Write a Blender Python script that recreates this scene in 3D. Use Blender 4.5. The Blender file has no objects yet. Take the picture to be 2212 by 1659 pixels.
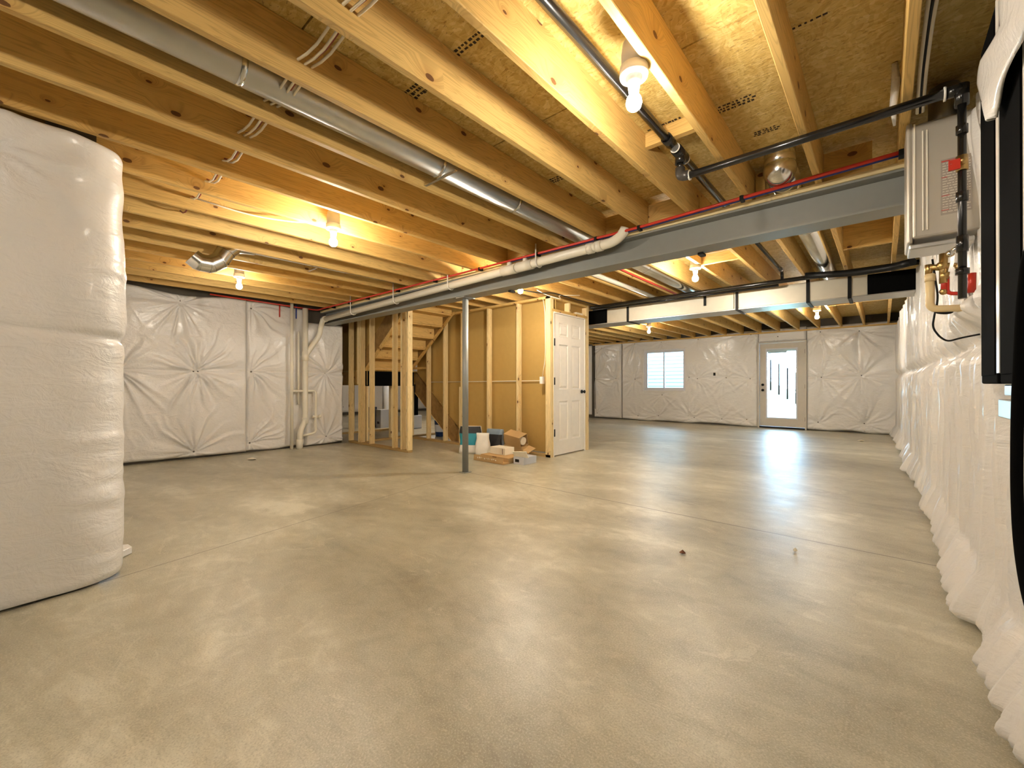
import bpy, bmesh, math, random
import numpy as np
from mathutils import Vector, Matrix
random.seed(7)
S = bpy.context.scene
C = S.collection

# ------------------------------------------------------------------ camera, world, exposure
FPX, YAW, PIT, CH = 913.0, math.radians(41.3), math.radians(0.16), 1.08
cd = bpy.data.cameras.new('camera')
cd.sensor_fit = 'HORIZONTAL'; cd.sensor_width = 36.0; cd.lens = 36.0 * FPX / 2212.0
cd.clip_start = 0.05; cd.clip_end = 200
cam = bpy.data.objects.new('camera', cd); C.objects.link(cam)
cam.location = (0, 0, CH); cam.rotation_euler = (math.pi / 2 + PIT, 0, YAW)
S.camera = cam
S.view_settings.view_transform = 'Standard'
S.view_settings.look = 'None'
S.view_settings.gamma = 1.0
S.view_settings.exposure = 2.3
S.view_settings.use_curve_mapping = False
S.cycles.use_denoising = True
S.cycles.use_adaptive_sampling = True
S.cycles.adaptive_threshold = 0.03
S.cycles.sample_clamp_indirect = 6.0
S.cycles.max_bounces = 8
S.cycles.diffuse_bounces = 5

W = bpy.data.worlds.new('world'); S.world = W; W.use_nodes = True
bg = W.node_tree.nodes['Background']
bg.inputs[0].default_value = (0.46, 0.70, 1.0, 1); bg.inputs[1].default_value = 4.6
sun = bpy.data.lights.new('sun', 'SUN'); sun.energy = .5; sun.angle = 0.02; sun.color = (1, .95, .88)
suno = bpy.data.objects.new('sun', sun); C.objects.link(suno)
suno.rotation_euler = (math.radians(38), 0, math.radians(-160))
def portal(x0, x1, z0, z1, y):
    l = bpy.data.lights.new('daylight_portal', 'AREA'); l.shape = 'RECTANGLE'
    l.size = x1 - x0; l.size_y = z1 - z0; l.cycles.is_portal = True
    o = bpy.data.objects.new('daylight_portal', l); C.objects.link(o)
    o.location = ((x0 + x1) / 2, y, (z0 + z1) / 2); o.rotation_euler = (-math.pi / 2, 0, 0)
portal(-5.4, -4.3, .98, 2.08, 12.36); portal(-2.2, -1.6, .28, 1.98, 12.40)
BULB = 250.0          # radiance of a lit bulb
WARM = (1.0, 0.905, 0.765)

# ------------------------------------------------------------------ measured-photo helpers: a ray through a pixel meets a plane of the room
_cx, _sx = math.cos(YAW), math.sin(YAW)
_f = Vector((-_sx * math.cos(PIT), _cx * math.cos(PIT), math.sin(PIT))); _r = Vector((_cx, _sx, 0)); _u = _r.cross(_f)
def ray(px, py): return _r * ((px - 1106) / FPX) - _u * ((py - 829.5) / FPX) + _f
def onX(px, py, X): d = ray(px, py); return Vector((X, d.y * X / d.x, CH + d.z * X / d.x))
def onY(px, py, Y): d = ray(px, py); return Vector((d.x * Y / d.y, Y, CH + d.z * Y / d.y))
def onZ(px, py, Z): d = ray(px, py); t = (Z - CH) / d.z; return Vector((d.x * t, d.y * t, Z))

# ------------------------------------------------------------------ material helpers
class NT:
    def __init__(s, name):
        s.m = bpy.data.materials.new(name); s.m.use_nodes = True
        s.t = s.m.node_tree; s.b = s.t.nodes['Principled BSDF']; s.o = s.t.nodes['Material Output']
    def n(s, typ, **kw):
        nd = s.t.nodes.new('ShaderNode' + typ)
        for k, v in kw.items():
            if k in nd.inputs: s.set(nd, k, v)
            else: setattr(nd, k, v)
        return nd
    def set(s, nd, k, v):
        if isinstance(v, bpy.types.NodeSocket): s.t.links.new(v, nd.inputs[k])
        else: nd.inputs[k].default_value = v
    def math(s, op, a, b=None, c=None, clamp=False):
        nd = s.t.nodes.new('ShaderNodeMath'); nd.operation = op; nd.use_clamp = clamp
        for i, v in enumerate((a, b, c)):
            if v is not None: s.set(nd, i, v)
        return nd.outputs[0]
    def ramp(s, fac, stops, interp='LINEAR'):
        nd = s.t.nodes.new('ShaderNodeValToRGB'); s.set(nd, 0, fac); nd.color_ramp.interpolation = interp
        e = nd.color_ramp.elements
        while len(e) < len(stops): e.new(0.5)
        for i, (p, c) in enumerate(stops):
            e[i].position = p; e[i].color = (*c, 1) if not isinstance(c, float) else (c, c, c, 1)
        return nd.outputs[0]
    def mix(s, fac, a, b, mode='MIX'):
        nd = s.t.nodes.new('ShaderNodeMix'); nd.data_type = 'RGBA'; nd.blend_type = mode
        s.set(nd, 0, fac)
        for i, v in ((6, a), (7, b)):
            if isinstance(v, bpy.types.NodeSocket): s.t.links.new(v, nd.inputs[i])
            else: nd.inputs[i].default_value = (*v, 1)
        return nd.outputs[2]
    def coord(s, kind='Object'): return s.n('TexCoord').outputs[kind]
    def mapping(s, v, scale=(1, 1, 1), loc=(0, 0, 0)):
        nd = s.n('Mapping'); s.set(nd, 'Vector', v); nd.inputs['Scale'].default_value = scale; nd.inputs['Location'].default_value = loc
        return nd.outputs[0]
    def noise(s, v, scale=5, detail=3, rough=.5, dist=0, w=None):
        nd = s.n('TexNoise'); s.set(nd, 'Vector', v)
        nd.inputs['Scale'].default_value = scale; nd.inputs['Detail'].default_value = detail
        nd.inputs['Roughness'].default_value = rough; nd.inputs['Distortion'].default_value = dist
        if w is not None: nd.noise_dimensions = '4D'; s.set(nd, 'W', w)
        return nd.outputs[0]
    def bump(s, h, strength=.3, dist=.01):
        nd = s.n('Bump'); s.set(nd, 'Height', h); nd.inputs['Strength'].default_value = strength; nd.inputs['Distance'].default_value = dist
        s.t.links.new(nd.outputs[0], s.b.inputs['Normal'])
    def base(s, c):
        if isinstance(c, bpy.types.NodeSocket): s.t.links.new(c, s.b.inputs['Base Color'])
        else: s.b.inputs['Base Color'].default_value = (*c, 1)
    def p(s, **kw):
        for k, v in kw.items(): s.set(s.b, {'rough': 'Roughness', 'metal': 'Metallic', 'spec': 'Specular IOR Level', 'coat': 'Coat Weight', 'coat_rough': 'Coat Roughness', 'sheen': 'Sheen Weight', 'alpha': 'Alpha', 'sss': 'Subsurface Weight'}[k], v)
        return s

def simple(name, col, rough=.5, metal=0., spec=.5, bump=0., bscale=200, var=.06):
    k = NT(name); v = k.coord()
    n = k.noise(v, 14, 3)
    k.base(k.mix(n, tuple(c * (1 - var) for c in col), tuple(min(1, c * (1 + var)) for c in col)))
    k.p(rough=rough, metal=metal, spec=spec)
    if bump: k.bump(k.noise(v, bscale, 2), bump, .002)
    return k.m

def wood(name, axis, lo, hi, knots=True, dark=(0.10, .035, .012), kth=.34):
    """sawn pine, grain along one local axis, knots and per-board colour"""
    k = NT(name); v = k.coord(); r = k.n('ObjectInfo').outputs['Random']
    sep = k.n('SeparateXYZ'); k.set(sep, 0, v); X, Y, Z = sep.outputs
    L = {'x': X, 'y': Y, 'z': Z}[axis]; o = [q for a, q in zip('xyz', (X, Y, Z)) if a != axis]
    cross = k.math('ADD', o[0], k.math('MULTIPLY', o[1], 1.0))
    rs = k.math('MULTIPLY', r, 57.0)
    kv = k.n('CombineXYZ'); k.set(kv, 0, k.math('ADD', k.math('MULTIPLY', L, 2.6), rs)); k.set(kv, 1, k.math('ADD', k.math('MULTIPLY', cross, 4.6), rs))
    vo = k.n('TexVoronoi', voronoi_dimensions='2D'); k.set(vo, 'Vector', kv.outputs[0]); vo.inputs['Scale'].default_value = 1.0
    dist = vo.outputs['Distance']; vc = k.n('SeparateColor'); k.set(vc, 0, vo.outputs['Color'])
    has = k.math('GREATER_THAN', vc.outputs[0], kth)
    size = k.math('MULTIPLY_ADD', vc.outputs[1], .05, .028)
    nearness = k.math('MULTIPLY', has, k.math('SUBTRACT', 1.0, k.math('DIVIDE', dist, k.math('MULTIPLY', size, 5.0)), clamp=True), clamp=True)
    # grain
    gv = k.n('CombineXYZ'); k.set(gv, 0, k.math('MULTIPLY', L, .9)); k.set(gv, 1, k.math('ADD', k.math('MULTIPLY', cross, 16.0), k.math('MULTIPLY', nearness, 1.2))); k.set(gv, 2, rs)
    g1 = k.noise(gv.outputs[0], 1.6, 2, .5, .6)
    ring = k.math('SINE', k.math('MULTIPLY', g1, 55.0))
    ring = k.math('MULTIPLY_ADD', ring, .5, .5)
    ring = k.math('POWER', ring, 3.0)
    gf = k.n('CombineXYZ'); k.set(gf, 0, k.math('MULTIPLY', L, 5.0)); k.set(gf, 1, k.math('MULTIPLY', cross, 220.0)); k.set(gf, 2, rs)
    fine = k.noise(gf.outputs[0], 1.0, 2)
    big = k.noise(v, 1.1, 2, .5, 0, w=rs)
    tone = k.math('ADD', k.math('MULTIPLY', r, .45), k.math('MULTIPLY', big, .55))
    c = k.mix(tone, lo, hi)
    c = k.mix(k.math('MULTIPLY', ring, .36), c, tuple(q * .50 for q in lo))
    c = k.mix(k.math('MULTIPLY', fine, .16), c, tuple(q * .45 for q in lo))
    if knots:
        halo = k.math('MULTIPLY', k.math('POWER', nearness, 2.0), .55)
        c = k.mix(halo, c, (lo[0] * .62, lo[1] * .45, lo[2] * .35))
        core = k.math('MULTIPLY', has, k.math('LESS_THAN', k.math('ADD', dist, k.math('MULTIPLY', fine, .02)), size))
        c = k.mix(k.math('MULTIPLY', core, .88), c, dark)
    k.base(c); k.p(rough=.62, spec=.3)
    k.bump(fine, .15, .002)
    return k.m
PL, PH = (0.62, 0.375, 0.105), (0.80, 0.56, 0.21)
WY = wood('pine_lengthwise', 'y', PL, PH)
WX = wood('pine_crosswise', 'x', PL, PH)
WZ = wood('pine_upright', 'z', (0.78, .58, .27), (0.90, .74, .42), kth=.62)
WX_LIT = wood('lit_pine_plate', 'x', (0.84, .66, .33), (0.92, .78, .46), kth=.8)  # pine colour raised so the beam's plate looks lit
WDX = wood('weathered_pine', 'x', (.42, .27, .10), (.55, .38, .16))

def osb():
    k = NT('oriented_strand_board'); v = k.coord(); r = k.n('ObjectInfo').outputs['Random']
    dn = k.n('TexNoise'); k.set(dn, 'Vector', v); dn.inputs['Scale'].default_value = 9; dn.inputs['Detail'].default_value = 2
    vm = k.n('VectorMath', operation='MULTIPLY_ADD'); k.set(vm, 0, dn.outputs['Color']); vm.inputs[1].default_value = (.12, .12, .12); k.set(vm, 2, v)
    a = k.n('TexVoronoi', voronoi_dimensions='3D'); k.set(a, 'Vector', k.mapping(vm.outputs[0], (13, 44, 18))); a.inputs['Scale'].default_value = 1.6
    b = k.n('TexVoronoi', voronoi_dimensions='3D'); k.set(b, 'Vector', k.mapping(vm.outputs[0], (48, 13, 20))); b.inputs['Scale'].default_value = 1.4
    sa = k.n('SeparateColor'); k.set(sa, 0, a.outputs['Color']); sb = k.n('SeparateColor'); k.set(sb, 0, b.outputs['Color'])
    t = k.math('MULTIPLY_ADD', sa.outputs[0], .55, k.math('MULTIPLY', sb.outputs[1], .45))
    c = k.ramp(t, [(0.05, (.50, .335, .09)), (.35, (.62, .455, .145)), (.65, (.70, .54, .195)), (1.0, (.82, .67, .30))])
    big = k.noise(v, .8, 3)
    c = k.mix(k.math('MULTIPLY', big, .35), c, (.36, .21, .07))
    st = k.noise(k.mapping(v, (40, 90, 60)), 1.0, 3)
    c = k.mix(k.math('MULTIPLY', k.math('GREATER_THAN', st, .66), .5), c, (.20, .10, .03))
    k.base(c); k.p(rough=.6, spec=.35)
    k.bump(k.math('ADD', sa.outputs[0], k.math('MULTIPLY', st, 1.6)), .5, .005)
    return k.m
OSB = osb()
OSB_SHADE = simple('shaded_strand_board', (.27, .155, .05), .65, 0, .3, .3, 60, .5)  # same strand board, darkened to paint in the shade on the stringers

def concrete():
    k = NT('polished_concrete'); v = k.coord()
    n1 = k.noise(k.mapping(v, (.55, 1.0, 1)), 1.1, 5, .6, .5)
    n2 = k.noise(k.mapping(v, (1, 1.6, 1)), 5.0, 6, .62, .7)
    n3 = k.noise(v, 34, 4, .65)
    vo = k.n('TexVoronoi', voronoi_dimensions='2D', feature='SMOOTH_F1'); k.set(vo, 'Vector', k.mapping(v, (1, 1.3, 1))); vo.inputs['Scale'].default_value = 1.3
    n4 = k.noise(k.mapping(v, (.35, .9, 1)), .9, 4, .7, 1.6)
    n5 = k.noise(k.mapping(v, (3.0, 3.6, 1)), 1.7, 7, .74, 1.0)
    t = k.math('ADD', k.math('ADD', k.math('MULTIPLY', n1, .40), k.math('MULTIPLY', n4, .38)), k.math('MULTIPLY', n5, .22))
    c = k.ramp(t, [(.38, (.225, .20, .14)), (.455, (.36, .335, .24)), (.53, (.49, .46, .345)), (.60, (.70, .67, .54))])
    lp = k.math('GREATER_THAN', k.noise(k.mapping(v, (1.4, 2.4, 1)), 2.1, 6, .72, 1.3), .615)
    c = k.mix(k.math('MULTIPLY', lp, .30), c, (.72, .67, .53))
    c = k.mix(k.math('MULTIPLY', n3, .20), c, (.24, .20, .135))
    sp = k.noise(v, 150, 2, .7)
    c = k.mix(k.math('MULTIPLY', k.math('GREATER_THAN', sp, .58), .32), c, (.22, .185, .12))
    c = k.mix(k.math('MULTIPLY', k.math('LESS_THAN', sp, .42), .26), c, (.78, .72, .58))
    sep = k.n('SeparateXYZ'); k.set(sep, 0, v); X, Y, Z = sep.outputs
    wob = k.math('MULTIPLY', k.math('SUBTRACT', k.noise(v, 6, 2), .5), .012)
    def line(dist_expr, w): return k.math('LESS_THAN', k.math('ABSOLUTE', k.math('ADD', dist_expr, wob)), w)
    j1 = k.math('MULTIPLY', line(k.math('SUBTRACT', Y, 3.575), .008), k.math('GREATER_THAN', X, -3.85))
    # saw cut running from the steel post to the wrapped wall's corner
    sl = (-3.24 + 3.88) / (.38 - 3.50)
    j2 = k.math('MULTIPLY', line(k.math('SUBTRACT', k.math('ADD', X, 3.24), k.math('MULTIPLY', k.math('SUBTRACT', Y, .38), sl)), .0045), k.math('LESS_THAN', Y, 3.5))
    j3 = k.math('MULTIPLY', line(k.math('ADD', X, k.math('SUBTRACT', 5.727, k.math('MULTIPLY', Y, .5625))), .003), k.math('LESS_THAN', X, -3.95))
    j4 = k.math('MULTIPLY', line(k.math('SUBTRACT', Y, 8.0), .0035), k.math('GREATER_THAN', X, -3.7))
    j = k.math('MAXIMUM', k.math('MAXIMUM', j1, j2), k.math('MAXIMUM', j3, j4))
    c = k.mix(k.math('MULTIPLY', j, .75), c, (.10, .075, .045))
    k.base(c)
    ro = k.ramp(k.math('ADD', k.math('MULTIPLY', n2, .6), k.math('MULTIPLY', n1, .4)), [(.3, .34), (.7, .56)])
    k.p(rough=ro, spec=.5, coat=.60, coat_rough=.38)
    h = k.math('ADD', k.math('MULTIPLY', n2, .6), k.math('SUBTRACT', k.math('MULTIPLY', k.math('ADD', n3, sp), -.14), k.math('MULTIPLY', j, 1.0)))
    k.bump(h, .30, .010)
    return k.m
CONC = concrete()

def plastic_film():
    k = NT('white_vinyl_facing'); v = k.coord()
    n = k.noise(v, 2.2, 3)
    k.base(k.mix(n, (.74, .725, .70), (.82, .805, .785)))
    k.p(rough=.30, spec=.55, coat=.35, coat_rough=.18)
    a = k.noise(v, 16, 5, .62, 1.2); b = k.noise(v, 210, 2); c2 = k.noise(k.mapping(v, (1, 1, 2.2)), 5, 3, .6, 1.5)
    k.bump(k.math('ADD', k.math('ADD', a, k.math('MULTIPLY', c2, 1.6)), k.math('MULTIPLY', b, .05)), .5, .011)
    return k.m
VINYL = plastic_film()

def metal(name, col, rough, bscale=0, bstr=0., var=.15):
    k = NT(name); v = k.coord(); n = k.noise(v, 9, 3)
    k.base(k.mix(n, tuple(c * (1 - var) for c in col), col)); k.p(metal=1.0, rough=rough)
    if bstr: k.bump(k.noise(v, bscale, 2), bstr, .003)
    return k.m
GALV = metal('galvanised_steel', (.80, .80, .78), .20, 14, .10)
GALVD = metal('dull_galvanised_steel', (.62, .62, .60), .38, 60, .05)
FOIL = simple('foil_insulation_facing', (.62, .58, .48), .42, .45, .5, .5, 120)
BRASS = metal('brass', (.60, .42, .17), .35)
STEELP = simple('grey_primed_steel', (.25, .255, .235), .45, 0, .5, .05, 300)
POSTM = simple('grey_painted_post', (.24, .25, .24), .38, .15, .5, .03, 300)
BLKP = simple('black_gas_pipe', (.012, .011, .010), .22, 0, .6)
DKMET = simple('dark_malleable_iron', (.06, .055, .05), .35, .3)
BLK = simple('black_paint', (.006, .006, .006), .45, 0, .25)
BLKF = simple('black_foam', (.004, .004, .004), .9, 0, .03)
PVC = simple('white_pvc', (.82, .78, .66), .30, 0, .5)
CREAM = simple('cream_cpvc', (.78, .62, .34), .35, 0, .5)
RED = simple('red_pex', (.55, .035, .018), .35, 0, .5)
BLUE = simple('blue_pex', (.015, .045, .28), .35, 0, .5)
CABLE = simple('white_cable_sheath', (.80, .74, .60), .45, 0, .4)
CABLER = simple('red_brown_cable', (.30, .06, .03), .45)
DRYW = simple('brown_panel_paper', (.47, .305, .095), .8, 0, .2, .1, 120)
DOORW = simple('white_door_paint', (.80, .765, .70), .38, 0, .45)
VINF = simple('white_vinyl_frame', (.72, .74, .80), .35, 0, .5)
DOORT = simple('primed_entry_door', (.62, .575, .50), .42, 0, .4)
CARD = simple('brown_cardboard', (.50, .33, .15), .8, 0, .2, .1, 80)
CARDW = simple('white_cardboard', (.82, .76, .62), .7, 0, .3)
BAGW = simple('white_paper_sack', (.78, .74, .66), .55, 0, .4, .5, 40)
BAGT = simple('teal_print', (.02, .26, .34), .45, 0, .4, .4, 40)
BAGB = simple('black_print', (.015, .014, .016), .5)
BAGG = simple('blue_grey_sack', (.22, .28, .34), .5, 0, .4, .5, 40)
CASE = simple('pewter_enamel', (.50, .465, .40), .36, .35, .5)
CASEL = simple('pale_enamel_edge', (.85, .80, .68), .3)
LABM = simple('grey_rating_label', (.33, .29, .25), .55)
LABT = simple('pale_label_print', (.70, .65, .56), .5)
LABR = simple('red_label_print', (.45, .04, .03), .5)
INK = simple('black_ink', (.03, .018, .010), .8)
CERA = simple('white_porcelain', (.85, .82, .76), .25)
BOXM = simple('grey_junction_box', (.60, .57, .52), .5)
SIDING = simple('white_vinyl_siding', (.42, .46, .44), .6)
DECK = simple('pale_deck_timber', (.62, .55, .44), .7)
GRASS = simple('pale_lawn', (.30, .38, .30), .9)
PINM = simple('grey_fastener', (.10, .09, .08), .5)
WHEAT = simple('white_tank_enamel', (.80, .84, .92), .3)
NAVY = simple('navy_plastic', (.03, .035, .06), .4)
BUCK = simple('blue_bucket', (.02, .06, .22), .35)
GREYP = simple('pale_grey_carton', (.55, .56, .60), .6)
DARKW = simple('dark_stained_edge', (.14, .05, .02), .7)

def emit(name, col, s):
    k = NT(name); e = k.n('Emission'); e.inputs[0].default_value = (*col, 1); e.inputs[1].default_value = s
    k.t.links.new(e.outputs[0], k.o.inputs[0]); return k.m
GLOW = emit('lit_bulb_glass', WARM, BULB)
GLOWD = emit('dim_lit_bulb_glass', WARM, BULB * .42)
GLOWX = emit('added_bulb_glass', WARM, BULB * 2.4)
GLOWM = emit('softer_lit_bulb_glass', WARM, BULB * .62)
GLOWB = emit('brighter_lit_bulb_glass', WARM, BULB * 1.5)
def glass():
    k = NT('window_glass'); t = k.n('BsdfTransparent'); g = k.n('BsdfGlossy'); g.inputs['Roughness'].default_value = .02
    t.inputs[0].default_value = (.95, 1.0, .98, 1)
    f = k.n('Fresnel'); f.inputs[0].default_value = 1.5; mx = k.n('MixShader')
    k.set(mx, 0, f.outputs[0]); k.set(mx, 1, t.outputs[0]); k.set(mx, 2, g.outputs[0]); k.t.links.new(mx.outputs[0], k.o.inputs[0]); return k.m
GLASS = glass()

# ------------------------------------------------------------------ geometry helpers
def link(name, me, m, parent=None, loc=None, smooth=False):
    if m is not None and not me.materials: me.materials.append(m)
    if smooth: me.polygons.foreach_set('use_smooth', [True] * len(me.polygons))
    o = bpy.data.objects.new(name, me); C.objects.link(o)
    if loc is not None: o.location = loc
    if parent is not None: o.parent = parent
    return o
class B:
    """collects shapes into one mesh"""
    def __init__(s): s.bm = bmesh.new()
    def box(s, x0, x1, y0, y1, z0, z1, mi=0):
        vs = [s.bm.verts.new(p) for p in ((x0, y0, z0), (x1, y0, z0), (x1, y1, z0), (x0, y1, z0), (x0, y0, z1), (x1, y0, z1), (x1, y1, z1), (x0, y1, z1))]
        for f in ((0, 3, 2, 1), (4, 5, 6, 7), (0, 1, 5, 4), (1, 2, 6, 5), (2, 3, 7, 6), (3, 0, 4, 7)):
            s.bm.faces.new([vs[i] for i in f]).material_index = mi
        return s
    def obox(s, c, ax, ay, az, hx, hy, hz, mi=0):
        """oriented box: centre, three unit axes, half sizes"""
        c = Vector(c); ax, ay, az = Vector(ax).normalized(), Vector(ay).normalized(), Vector(az).normalized()
        vs = [s.bm.verts.new(c + ax * a * hx + ay * b * hy + az * d * hz) for a, b, d in ((-1, -1, -1), (1, -1, -1), (1, 1, -1), (-1, 1, -1), (-1, -1, 1), (1, -1, 1), (1, 1, 1), (-1, 1, 1))]
        for f in ((0, 3, 2, 1), (4, 5, 6, 7), (0, 1, 5, 4), (1, 2, 6, 5), (2, 3, 7, 6), (3, 0, 4, 7)):
            s.bm.faces.new([vs[i] for i in f]).material_index = mi
        return s
    def prism(s, pts, axis, a0, a1, mi=0):
        """extrude a polygon given in the other two coordinates along axis"""
        def P(p, a): return {'x': (a, p[0], p[1]), 'y': (p[0], a, p[1]), 'z': (p[0], p[1], a)}[axis]
        A = [s.bm.verts.new(P(p, a0)) for p in pts]; D = [s.bm.verts.new(P(p, a1)) for p in pts]; n = len(pts)
        s.bm.faces.new(A[::-1]).material_index = mi; s.bm.faces.new(D).material_index = mi
        for i in range(n): s.bm.faces.new((A[i], A[(i + 1) % n], D[(i + 1) % n], D[i])).material_index = mi
        return s
    def tube(s, pts, r, seg=14, cap=True, mi=0):
        pts = [Vector(p) for p in pts]; rs = r if isinstance(r, (list, tuple)) else [r] * len(pts)
        rings = []; ref = None
        for i, p in enumerate(pts):
            t = ((pts[i + 1] - p) if i < len(pts) - 1 else (p - pts[i - 1]))
            if 0 < i < len(pts) - 1: t = (pts[i + 1] - p).normalized() + (p - pts[i - 1]).normalized()
            t.normalize()
            if ref is None: ref = Vector((0, 0, 1)) if abs(t.z) < .9 else Vector((1, 0, 0))
            a = (ref - t * ref.dot(t)).normalized(); b = t.cross(a); ref = a
            rings.append([s.bm.verts.new(p + (a * math.cos(2 * math.pi * k / seg) + b * math.sin(2 * math.pi * k / seg)) * rs[i]) for k in range(seg)])
        for i in range(len(rings) - 1):
            for k in range(seg):
                f = s.bm.faces.new((rings[i][k], rings[i][(k + 1) % seg], rings[i + 1][(k + 1) % seg], rings[i + 1][k])); f.material_index = mi; f.smooth = True
        if cap:
            s.bm.faces.new(rings[0][::-1]).material_index = mi; s.bm.faces.new(rings[-1]).material_index = mi
        return s
    def ball(s, c, r, seg=20, sc=(1, 1, 1), mi=0):
        m = Matrix.Translation(c) @ Matrix.Diagonal((r * sc[0], r * sc[1], r * sc[2], 1))
        g = bmesh.ops.create_uvsphere(s.bm, u_segments=seg, v_segments=seg // 2, radius=1, matrix=m)
        for v in g['verts']:
            for f in v.link_faces: f.smooth = True; f.material_index = mi
        return s
    def done(s, name, m, parent=None, loc=None, bevel=0, mats=None):
        if bevel:
            bmesh.ops.bevel(s.bm, geom=[e for e in s.bm.edges], offset=bevel, segments=2, affect='EDGES', profile=.5)
        bmesh.ops.recalc_face_normals(s.bm, faces=s.bm.faces)
        me = bpy.data.meshes.new(name); s.bm.to_mesh(me); s.bm.free()
        for q in (mats or ([m] if m else [])): me.materials.append(q)
        return link(name, me, None, parent, loc)
def arc(pts, r=.05, n=6):
    """round the corners of a polyline"""
    pts = [Vector(p) for p in pts]; out = [pts[0]]
    for i in range(1, len(pts) - 1):
        a, b = (pts[i - 1] - pts[i]), (pts[i + 1] - pts[i]); d = min(r, a.length * .48, b.length * .48)
        p0, p2 = pts[i] + a.normalized() * d, pts[i] + b.normalized() * d
        for k in range(n + 1):
            t = k / n; out.append(p0 * (1 - t) ** 2 + pts[i] * 2 * t * (1 - t) + p2 * t ** 2)
    out.append(pts[-1]); return out
def tag(o, label, cat, group=None):
    o['label'] = label; o['category'] = cat
    if group: o['group'] = group
    return o
def struct(o): o['kind'] = 'structure'; return o
def thing(name, label, cat, loc=(0, 0, 0), group=None):
    o = bpy.data.objects.new(name, None); C.objects.link(o); o.location = loc
    o.empty_display_size = .1
    return tag(o, label, cat, group)
def box(name, m, x0, x1, y0, y1, z0, z1, parent=None, bevel=0):
    """a box whose own origin is at its centre (world axes; parent given with its location)"""
    c = Vector(((x0 + x1) / 2, (y0 + y1) / 2, (z0 + z1) / 2)); h = ((x1 - x0) / 2, (y1 - y0) / 2, (z1 - z0) / 2)
    b = B().box(-h[0], h[0], -h[1], h[1], -h[2], h[2])
    pl = parent.location if parent is not None else Vector((0, 0, 0))
    if parent is not None and parent.parent is not None: pl = pl + parent.parent.location
    return b.done(name, m, parent, c - pl, bevel)
ORD = ['first', 'second', 'third', 'fourth', 'fifth', 'sixth', 'seventh', 'eighth', 'ninth', 'tenth', 'eleventh', 'twelfth', 'thirteenth', 'fourteenth', 'fifteenth', 'sixteenth', 'seventeenth', 'eighteenth', 'nineteenth', 'twentieth', 'twenty-first', 'twenty-second', 'twenty-third', 'twenty-fourth', 'twenty-fifth']

ZJ, ZT = 2.42, 2.655          # underside and top of the joists
XR, XL, YF, YB = 0.50, -7.66, 12.36, -3.2
XFAR = -14.6

# ------------------------------------------------------------------ room shell
fl = B().box(XFAR - .2, XR + .2, YB - .2, YF + .3, -.12, 0).done('floor', CONC); struct(fl)
cb = B()
y = -.43 - 1.22 * 3
while y < YF + .2:
    for x0, x1 in ((XFAR, -6.1), (-6.095, -3.66), (-3.655, -1.22), (-1.215, XR + .2)):
        cb.box(x0, x1, y + .0045, y + 1.2155, ZT, ZT + .018)
    y += 1.22
ceil = struct(cb.done('ceiling', OSB))
struct(B().box(XFAR - .2, XR + .2, YB - .2, YF + .3, ZT + .019, ZT + .05).done('ceiling_backing', BLKF))
# blurred mill stamps printed on the sheathing
def stamp(cx, cy, rows, w, h, seed, ang=0):
    rnd = random.Random(seed); b = B(); z = ZT - .0012
    for r in range(rows):
        x = -w / 2 + rnd.random() * .03
        while x < w / 2:
            cw = rnd.uniform(.006, .020); yy = (r - (rows - 1) / 2) * h * 1.5
            b.box(x, x + cw, yy - h / 2, yy + h * rnd.uniform(.1, .5), z, z + .001); x += cw + rnd.uniform(.004, .014)
    o = b.done('printed_stamp', INK, ceil, (cx, cy, 0)); o.rotation_euler = (0, 0, ang); return o
stamp(-.63, 2.60, 3, .20, .017, 1, .0); stamp(-1.44, 1.33, 2, .26, .016, 2); stamp(-1.89, 1.36, 3, .20, .02, 3)
stamp(-1.87, 2.65, 3, .18, .018, 4); stamp(-.15, 1.95, 2, .5, .012, 5); stamp(-.28, 2.22, 1, .22, .012, 6); stamp(.22, 2.1, 1, .2, .012, 7)
stamp(-1.0, 2.52, 1, .20, .02, 8); stamp(.30, 2.0, 2, .16, .012, 9); stamp(-.55, 3.0, 3, .14, .014, 10)

WALLM = simple('grey_foundation_concrete', (.085, .075, .06), .8)
def wall(name, *a): return struct(B().box(*a).done(name, WALLM))
wall('wall_right', XR, XR + .2, YB - .2, YF + .2, 0, ZT)
wall('wall_left', XL - .25, XL, .40, 3.86, 0, ZT)
wall('wall_front', XFAR, XR, YB - .2, YB, 0, ZT)
wall('wall_left_far', XFAR - .2, XFAR, 3.66, YF, 0, ZT)
wall('wall_left_return', XFAR, XL - .25, 3.66, 3.86, 0, ZT)
wall('wall_left_back', -3.45, -3.25, YB, .05, 0, ZT - .24)
wall('wall_left_near', XL - .25, -3.45, .05, .25, 0, ZT)
WX0, WX1, WZ0, WZ1 = -5.47, -4.24, .92, 2.13
DX0, DX1, DZ1 = -2.42, -1.385, 2.17
bw = B()
for a in ((XFAR, WX0, 0, ZT), (WX0, WX1, 0, WZ0), (WX0, WX1, WZ1, ZT), (WX1, DX0, 0, ZT), (DX0, DX1, DZ1, ZT), (DX1, XR, 0, ZT)):
    bw.box(a[0], a[1], YF, YF + .2, a[2], a[3])
struct(bw.done('wall_back', WALLM))

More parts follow.
